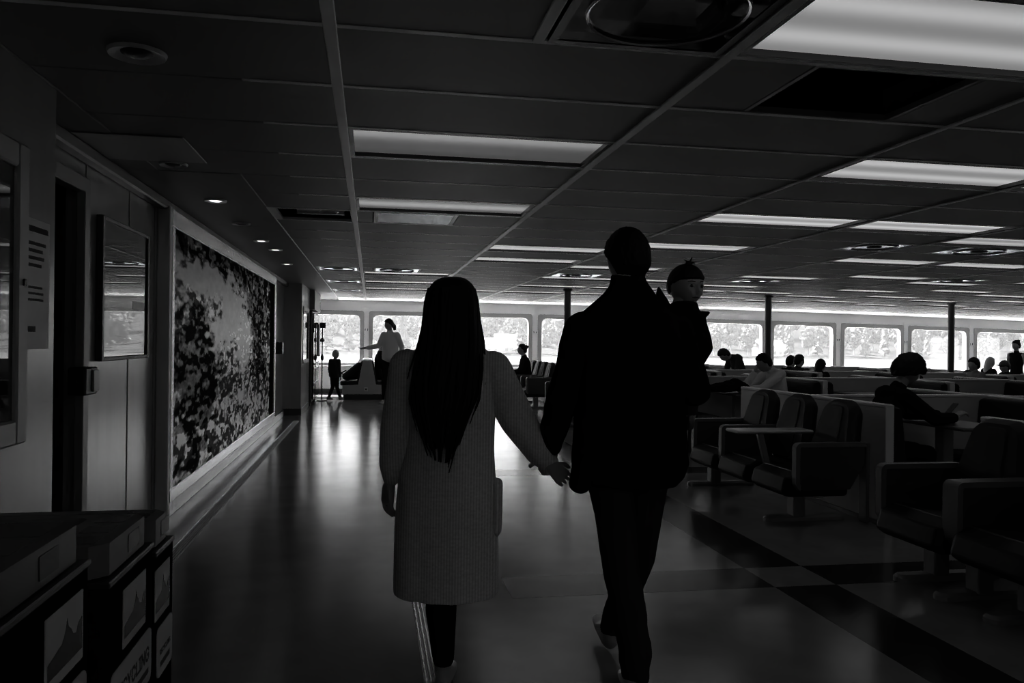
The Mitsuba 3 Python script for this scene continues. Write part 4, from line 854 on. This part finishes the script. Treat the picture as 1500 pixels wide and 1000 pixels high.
def strand(t0, z1, out, seed, r0=.0065):
    r = np.random.default_rng(seed); zz = np.linspace(1.58, z1, 22); pts = []
    for i, z in enumerate(zz):
        rx, ry, cx, cy = (np.interp(z, HRa[::-1, 0], HRa[::-1, c]) for c in (2, 3, 1, 4)); f = i / 21
        if z < 1.07: rx, ry = 0.088 * (0.35 + 0.65 * (z - .88) / .19), 0.035
        a = t0 + 0.15 * math.sin(3 * f + seed); k = 1.0 + out * f * f
        pts.append([cx + rx * k * math.cos(a), cy + ry * k * math.sin(a), z])
    pts = np.array(pts); rad = r0 * np.sin(np.linspace(.9, 3.0, 22)) ** .7; vs, fs = [], []
    for i, (p, q) in enumerate(zip(pts, rad)):
        for j in range(5): vs.append(p + q * np.array([math.cos(j * 1.2566), math.sin(j * 1.2566), 0]))
    for i in range(21):
        for j in range(5): a, b = i * 5 + j, i * 5 + (j + 1) % 5; fs += [[a, b, b + 5], [a, b + 5, a + 5]]
    return trimesh.Trimesh(vs, fs, process=False)
st = [strand(t, z1, o, i) for i, (t, z1, o) in enumerate([(rng.uniform(math.pi * 0.95, math.pi * 2.05), rng.uniform(.90, 1.2), rng.uniform(-.05, .22)) for _ in range(90)] + [(6.25, 1.1, .3), (6.1, 1.05, .35), (0.05, 1.2, .32), (3.1, 1.22, .3), (3.2, 1.12, .25), (3.3, 1.02, .3), (5.4, .89, .7), (5.5, .87, .8), (5.2, .90, .5)])]
st += [strand(rng.uniform(3.3, 6.1), rng.uniform(.90, .98), rng.uniform(-.3, .1), 500 + i, .016) for i in range(26)]
m = cat(st); m.apply_transform(MW); part("hair_strands", m, "m_hair", w, True, kind="stuff")
part("finger_ring", xf(lathe([[.0085, -.002], [.0105, -.002], [.0105, .002], [.0085, .002], [.0085, -.002]], 16), MW @ mov(-.235, .03, .70)), "m_bright_metal", w, 40)

# ---- the walking man with the child on his arm
MM = at(1.005, 3.05, HD)
p_ = thing("person", "man in a dark shirt jacket walking away with a small child on his right arm", "person")
HMn = HM([0.0, 0.015, 1.705], 24, 3)
body = head_man(4, 0.96, HMn)
body += chain((V(.0, 0, 1.50), .068), (V(0, .0, 1.63), .062))
body += chain((V(0, 0, .95), V(.16, .11, .1)), (V(.01, 0, 1.1), V(.15, .105, .09)), (V(.01, 0, 1.3), V(.18, .12, .12)), (V(.01, 0, 1.44), V(.14, .08, .05)))
body += chain((V(-.18, 0, 1.43), .055), (V(-.27, -.02, 1.12), .043), (V(-.292, .045, .935), .028)) + chain((V(.2, 0, 1.43), .055), (V(.282, .02, 1.18), .043), (V(.2, .26, 1.2), .028)) + chain((V(-.18, 0, 1.43), .055), (V(.2, 0, 1.43), .055))
body += chain((V(-.06, 0, .9), .07), (V(-.015, -.04, .46), .05), (V(.033, -.12, .12), .036)) + chain((V(.08, 0, .9), .07), (V(.085, .15, .47), .05), (V(0, .38, .09), .036))
body += hand_parts(V(-.288, .05, .93), V(-.05, .05, -1), V(-1, -.25, 0), 1.4, 0.95, 1) + hand_parts(V(.2, .26, 1.2), V(-.5, .8, .1), V(-.1, .0, 1), 0.4, 0.98, 1)
m = blob_mesh(body, 0.013, 4); m.apply_transform(MM); part("body", m, "m_skin", p_, True)
jk = [hullm(ball([-.185, -.04, .815], [.045, .07, .04]), ball([-.15, -.03, .90], [.06, .1, .05]))] + rings([(1.640, .004, .066, .064, .01), (1.622, .004, .070, .068, .0), (1.598, .008, .08, .078), (1.57, .008, .1, .09), (1.538, .003, .128, .1), (1.484, .006, .188, .115), (1.42, .01, .215, .13), (1.267, .015, .224, .14), (1.131, .014, .219, .14), (.995, .018, .230, .14), (.9, .019, .235, .14), (.84, .012, .222, .135), (.808, .02, .185, .12)])
jk += chain((V(-.17, 0, 1.415), .08), (V(-.262, -.02, 1.13), .066), (V(-.285, .01, 1.03), .058), (V(-.298, .038, .955), .046)) + chain((V(.19, 0, 1.415), .08), (V(.275, .02, 1.19), .072), (V(.21, .235, 1.2), .048))
m = blob_mesh(jk, 0.015, 4)
v = np.array(m.vertices); nn = meshkit.fbm(v * 7.0, 3, 2) - 0.5; v[:, :2] += v[:, :2] * (0.10 * nn)[:, None]; m.vertices = v
m.apply_transform(MM); part("shirt_jacket", m, "m_cloth_black", p_, True)
tr_ = chain((V(0, 0, .84), V(.155, .11, .07)), (V(.01, 0, .9), V(.15, .11, .06)))
tr_ += chain((V(-.062, 0, .85), .098), (V(-.04, 0, .70), .082), (V(-.015, -.035, .47), .073), (V(.010, -.075, .33), .068), (V(.03, -.115, .18), .064), (V(.034, -.125, .10), .052))
tr_ += chain((V(.085, .01, .85), .098), (V(.083, .07, .68), .084), (V(.085, .15, .47), .066), (V(.04, .27, .28), .062), (V(0, .37, .11), .052))
m = blob_mesh(tr_, 0.018, 3); v = np.array(m.vertices); nn = meshkit.fbm(v * [9, 9, 16], 3, 6) - 0.5; v[:, :2] += (0.022 * nn)[:, None] * sst(.75, .2, v[:, 2])[:, None]; m.vertices = v
m.apply_transform(MM); part("trousers", m, "m_cloth_dark", p_, True)
shoe([.015, -.155, 0.03], [.03, .1, 0.0], "m_shoe", p_, MM, .042); shoe([-.01, .34, 0.02], [-.03, .6, 0.05], "m_shoe", p_, MM, .042)
m = hair_cap(5, 0.96, HMn, thick=.018, rough=.004, seed=4, fringe=-.05, line=[(-1, -.95), (-.35, -.8), (-.1, -.15), (.25, .05), (.45, .42), (1, .6)]); m.apply_transform(MM); part("hair", m, "m_hair", p_, True)

# ---- the small child looking back over his shoulder
c_ = thing("person", "small child with a topknot looking back over the walking man's right shoulder", "person")
MB_ = MM
HB = HM([0.262, .13, 1.607], 203, 6) @ np.diag([.86, .86, .74, 1.0])
body = head_man(5, 1.0, HB, True)
body += chain((V(.245, .12, 1.545), .036), (V(.225, .12, 1.47), .045)) + chain((V(.22, .12, 1.47), V(.085, .06, .04)), (V(.215, .12, 1.36), V(.09, .07, .08)), (V(.21, .13, 1.26), V(.09, .08, .07)))
body += chain((V(.145, .08, 1.475), .032), (V(.09, .0, 1.50), .026), (V(.07, -.03, 1.525), .02)) + chain((V(.295, .1, 1.465), .032), (V(.325, .07, 1.36), .028), (V(.30, .12, 1.28), .02))
body += chain((V(.16, .15, 1.24), .05), (V(.12, .24, 1.2), .04), (V(.12, .22, 1.05), .03)) + chain((V(.27, .15, 1.24), .05), (V(.3, .24, 1.2), .04), (V(.3, .22, 1.06), .03))
body += hand_parts(V(.07, -.03, 1.525), V(-.5, -.7, .05), V(0, -.1, -1), .3, .5, 1) + hand_parts(V(.3, .12, 1.28), V(-.4, .6, -.3), V(-1, 0, -.2), .5, .5, 1)
m = blob_mesh(body, 0.008, 2); m.apply_transform(MB_); part("body", m, "m_skin_light", c_, True)
jb = chain((V(.22, .12, 1.475), V(.105, .075, .045)), (V(.215, .12, 1.36), V(.11, .085, .09)), (V(.21, .13, 1.25), V(.11, .095, .08)))
jb += chain((V(.15, .085, 1.475), .045), (V(.095, .005, 1.50), .038), (V(.078, -.02, 1.52), .028)) + chain((V(.295, .1, 1.463), .046), (V(.322, .07, 1.36), .042), (V(.305, .11, 1.29), .03))
jb += [hullm(ball([.25, .10, 1.535], [.055, .05, .012]), ball([.245, .11, 1.49], [.075, .065, .02]))]
for tip, base in ((V(.136, .06, 1.592), V(.165, .09, 1.515)), (V(.352, .10, 1.50), V(.295, .11, 1.478))):
    jb += [hullm(ball(base, [.034, .03, .026]), ball(base * .45 + tip * .55, [.022, .016, .018]), ball(tip, .006))]
m = blob_mesh(jb, 0.012, 3); v = np.array(m.vertices); v += (meshkit.noise(v * 30, 3) - .5)[:, None] * .006; m.vertices = v; m.apply_transform(MB_); part("hooded_jacket", m, "m_cloth_black", c_, True)
tb = chain((V(.21, .13, 1.235), V(.1, .085, .06)), (V(.21, .13, 1.27), V(.1, .085, .05)))
for a in ((V(.16, .15, 1.24), V(.12, .24, 1.2), V(.12, .22, 1.08)), (V(.27, .15, 1.24), V(.3, .24, 1.2), V(.3, .22, 1.09))): tb += chain((a[0], .06), (a[1], .05), (a[2], .04))
m = blob_mesh(tb, 0.015, 3); m.apply_transform(MB_); part("trousers", m, "m_cloth_dark", c_, True)
for x in (.12, .3): shoe([x, .2, 1.0], [x, .31, 1.0], "m_shoe_dark", c_, MB_, .026)
m = hair_cap(4, 1.0, HB, thick=.010, rough=.003, seed=9, line=[(-1, -.5), (-.2, -.3), (0.05, .1), (.4, .30), (.75, .36), (1, .40)])
m.apply_transform(MB_); part("hair", m, "m_hair", c_, True)
m = blob_mesh([hullm(ball([.268, .115, 1.692], [.012, .012, .01]), ball([.27, .115, 1.70], [.014, .013, .013]))] + [hullm(ball([.272, .115, 1.705], .004), ball([.272 + dx, .115, 1.705 + dz_], .002)) for dx, dz_ in ((.03, .004), (-.022, .012), (.012, .022), (.022, -.004))], .006, 2)
m.apply_transform(MB_); part("topknot", m, "m_hair", c_, True)
for s in (-1, 1):
    e = (HB @ V(s * .029, .0835, .008, 1))[:3]; m = trimesh.creation.icosphere(3, 1.0); m.apply_transform(MB_ @ mov(*e) @ np.diag([.0115, .0065, .0075, 1])); ek = part("eye", m, "m_eye", c_, True)
    e2 = (HB @ V(s * .029, .0885, .008, 1))[:3]; m = trimesh.creation.icosphere(2, 1.0); m.apply_transform(MB_ @ mov(*e2) @ np.diag([.0068, .0045, .0068, 1])); scene[ek + "__iris"] = mikit.ply(m, "m_iris", True)
    b0, b1, b2 = ((HB @ V(s * q[0], q[1], q[2], 1))[:3] for q in ((.014, .093, .03), (.03, .0885, .035), (.045, .077, .03)))
    m = blob_mesh(chain((b0, .0022), (b1, .0028), (b2, .0016), seg=8), .01, 1); m.apply_transform(MB_); part("eyebrow", m, "m_hair", c_, True)
l0, l1, l2, l3 = ((HB @ V(*q, 1))[:3] for q in ((-.018, .083, -.054), (-.004, .0905, -.051), (.004, .0905, -.051), (.018, .083, -.054)))
m = blob_mesh(chain((l0, .0022), (l1, .0042), (l2, .0042), (l3, .0022), seg=8), .008, 1); m.apply_transform(MB_); part("lips", m, "m_lip", c_, True)

# ---- woman pointing and the boy, at the front windows
figure("woman in a pale zip sweater and dark leggings pointing, at the front windows", at(0.42, 17.3, 150), standing(1.06, Rs=V(.155, .02, 1.48), Re=V(.25, .06, 1.24), Rw=V(.48, .16, 1.20), Ls=V(-.155, 0, 1.48), waist=V(0, 0, 1.12), chest=V(0, 0, 1.33), Le=V(-.26, -.03, 1.22), Lw=V(-.24, .0, .98), La=V(-.12, -.05, .09), Lk=V(-.1, .0, .53), Ra=V(.02, .22, .09), Rk=V(.06, .14, .53), head=V(0.02, .04, 1.70)),
       coat="m_cloth_light", head=(-35, 8, 0), shoes="m_shoe", size=1.0, hs=1.0, fat=1.12, boxy=.8, edge=.025, long_hair=[((0, -.085, -.01), .045), ((.02, -.125, -.05), .045), ((.02, -.13, -.11), .03)], hands={"R": dict(d=V(.9, .25, -.1), curl=.12), "L": dict(curl=.3)}, clothes="sweater")
boy = figure("small boy in dark clothes standing beside the vending machine", at(-0.78, 18.1, -38), standing(.63, head=V(.0, .03, 1.035), La=V(-.11, -.06, .075), Ra=V(.10, .08, .075)), coat="m_cloth_dark", legs="m_cloth_black", hair="m_hair_fair", size=.66, hs=.84, edge=.022, fat=1.2, boxy=.7, collar=False, hair_kw=dict(thick=.008), hands={"L": dict(curl=.4), "R": dict(curl=.4)})
# ---- seated people
figure("dark-clothed person seated behind the pointing woman on the window bench", at(0.2, 19.2, -90), seated(2, 1.0), coat="m_cloth_black", edge=.04)
figure("person with a high bun and a pale scarf seated at the far window seats", at(3.42, 17.3, 90), seated(8, .95, ), coat="m_cloth_black", edge=.035, head=(0, -5, 0), long_hair=[((0, -.08, .05), .045), ((0, -.105, .075), .04)])
figure("man in a pale shirt leaning on a table with his head in his hand", at(5.50, 10.0, 90), seated(14, 1.0, head=V(.0, .27, 1.135), Re=V(.1, .52, .79), Rw=V(.04, .38, 1.0), Le=V(-.24, .42, .80), Lw=V(-.2, .72, .79)), coat="m_cloth_light", skin="m_skin", head=(0, 18, 0), edge=.025, hands={"R": dict(d=V(-.1, -.2, 1), n=V(0, -1, 0), curl=.3), "L": dict(curl=.2)}, hair_kw=dict(thick=.022), clothes="shirt")
figure("youth in a black hooded top bent over a phone, with thick dark hair", at(4.12, 6.02, -97), seated(24, 1.0, head=V(.0, .31, 1.175), Le=V(-.2, .42, .80), Lw=V(-.08, .62, .80), Re=V(.22, .42, .79), Rw=V(.08, .66, .79)), coat="m_cloth_black", hood=True, head=(0, 32, 0), edge=.022, hs=1.0, hair_kw=dict(thick=.042, rough=.014, fringe=.35, line=[(-1, -.75), (-.35, -.55), (-.1, -.35), (.25, -.2), (.5, .15), (1, .25)]), hands={"L": dict(curl=.5), "R": dict(d=V(0, .8, .5), curl=.6)}, clothes="hooded_top")
ph = solo("phone", xf(cbox(-.038, .038, -.004, .004, -.075, .075, .003), at(4.83, 5.98, -97) @ mov(0, 0, .85) @ rot(-.7, [1, 0, 0])), "m_black", "dark phone held by the bent-over youth", "phone")
figure("person in a dark hooded coat bowed far forward before the window right of the child", at(7.30, 14.72, 90, .09), seated(24, 1.16, head=V(0, .44, 1.09)), coat="m_cloth_dark", hood=True, head=(0, 45, 0), edge=.035, hair_kw=dict(thick=.03))
figure("dark-haired person, left one of two heads together before the far window", at(7.99, 14.3, -80), seated(4, .76), coat="m_cloth_black", edge=.045)
figure("short-haired person, right one of two heads together before the far window", at(7.97, 13.94, -85), seated(2, .80), coat="m_cloth_dark", edge=.045)
figure("person with long dark hair facing left, alone right of the two heads together", at(7.98, 13.2, -60), seated(3, .70), coat="m_cloth_black", edge=.045, long_hair=[((0, -.05, .0), .07), ((0, -.09, -.1), .07), ((0, -.12, -.2), .05)])
figure("person with black hair and a grey jacket near the right frame edge", at(11.0, 12.93, 90), seated(6, .82), coat="m_cloth_grey", legs="m_cloth_black", edge=.04, hair_kw=dict(thick=.024))
figure("white-haired person mostly hidden by a dark-haired head near the right edge", at(11.85, 14.12, -90), seated(5, .82), coat="m_cloth_dark", hair="m_hair_white", edge=.045, hair_kw=dict(thick=.022))
figure("fair long-haired person right of the black-haired head near the right edge", at(13.95, 16.1, -90), seated(4, .84), coat="m_cloth_black", hair="m_hair_fair", edge=.045, long_hair=[((0, -.05, .0), .075), ((0, -.08, -.1), .075), ((0, -.1, -.2), .06)])
figure("person in a dark peaked cap facing left near the right edge", at(12.8, 14.2, 90), seated(8, .76), coat="m_cloth_black", edge=.04, hat="m_black")
figure("standing child with a topknot in a dark sleeveless top at the right frame edge", at(13.75, 15.05, 100), standing(.93), coat="m_cloth_black", edge=.04, bare_arms=True, size=.85, skin="m_skin_light", hs=.9, long_hair=[((0, -.06, .09), .04), ((0, -.08, .11), .035)])
# dark coat lying on the table right of the man
m = blob_mesh([hullm(ball([4.45, 9.7, .80], [.14, .2, .06]), ball([4.62, 9.72, .82], [.1, .18, .075])), hullm(ball([4.72, 9.75, .84], [.1, .16, .085]), ball([4.85, 9.8, .79], [.08, .14, .045]))], .03, 3)
v = np.array(m.vertices); v += (meshkit.fbm(v * 9, 3, 1) - .5)[:, None] * .05; m.vertices = v
solo("folded_coat", m, "m_cloth_black", "crumpled black coat lying on the table right of the walking man", "coat", smooth=True)
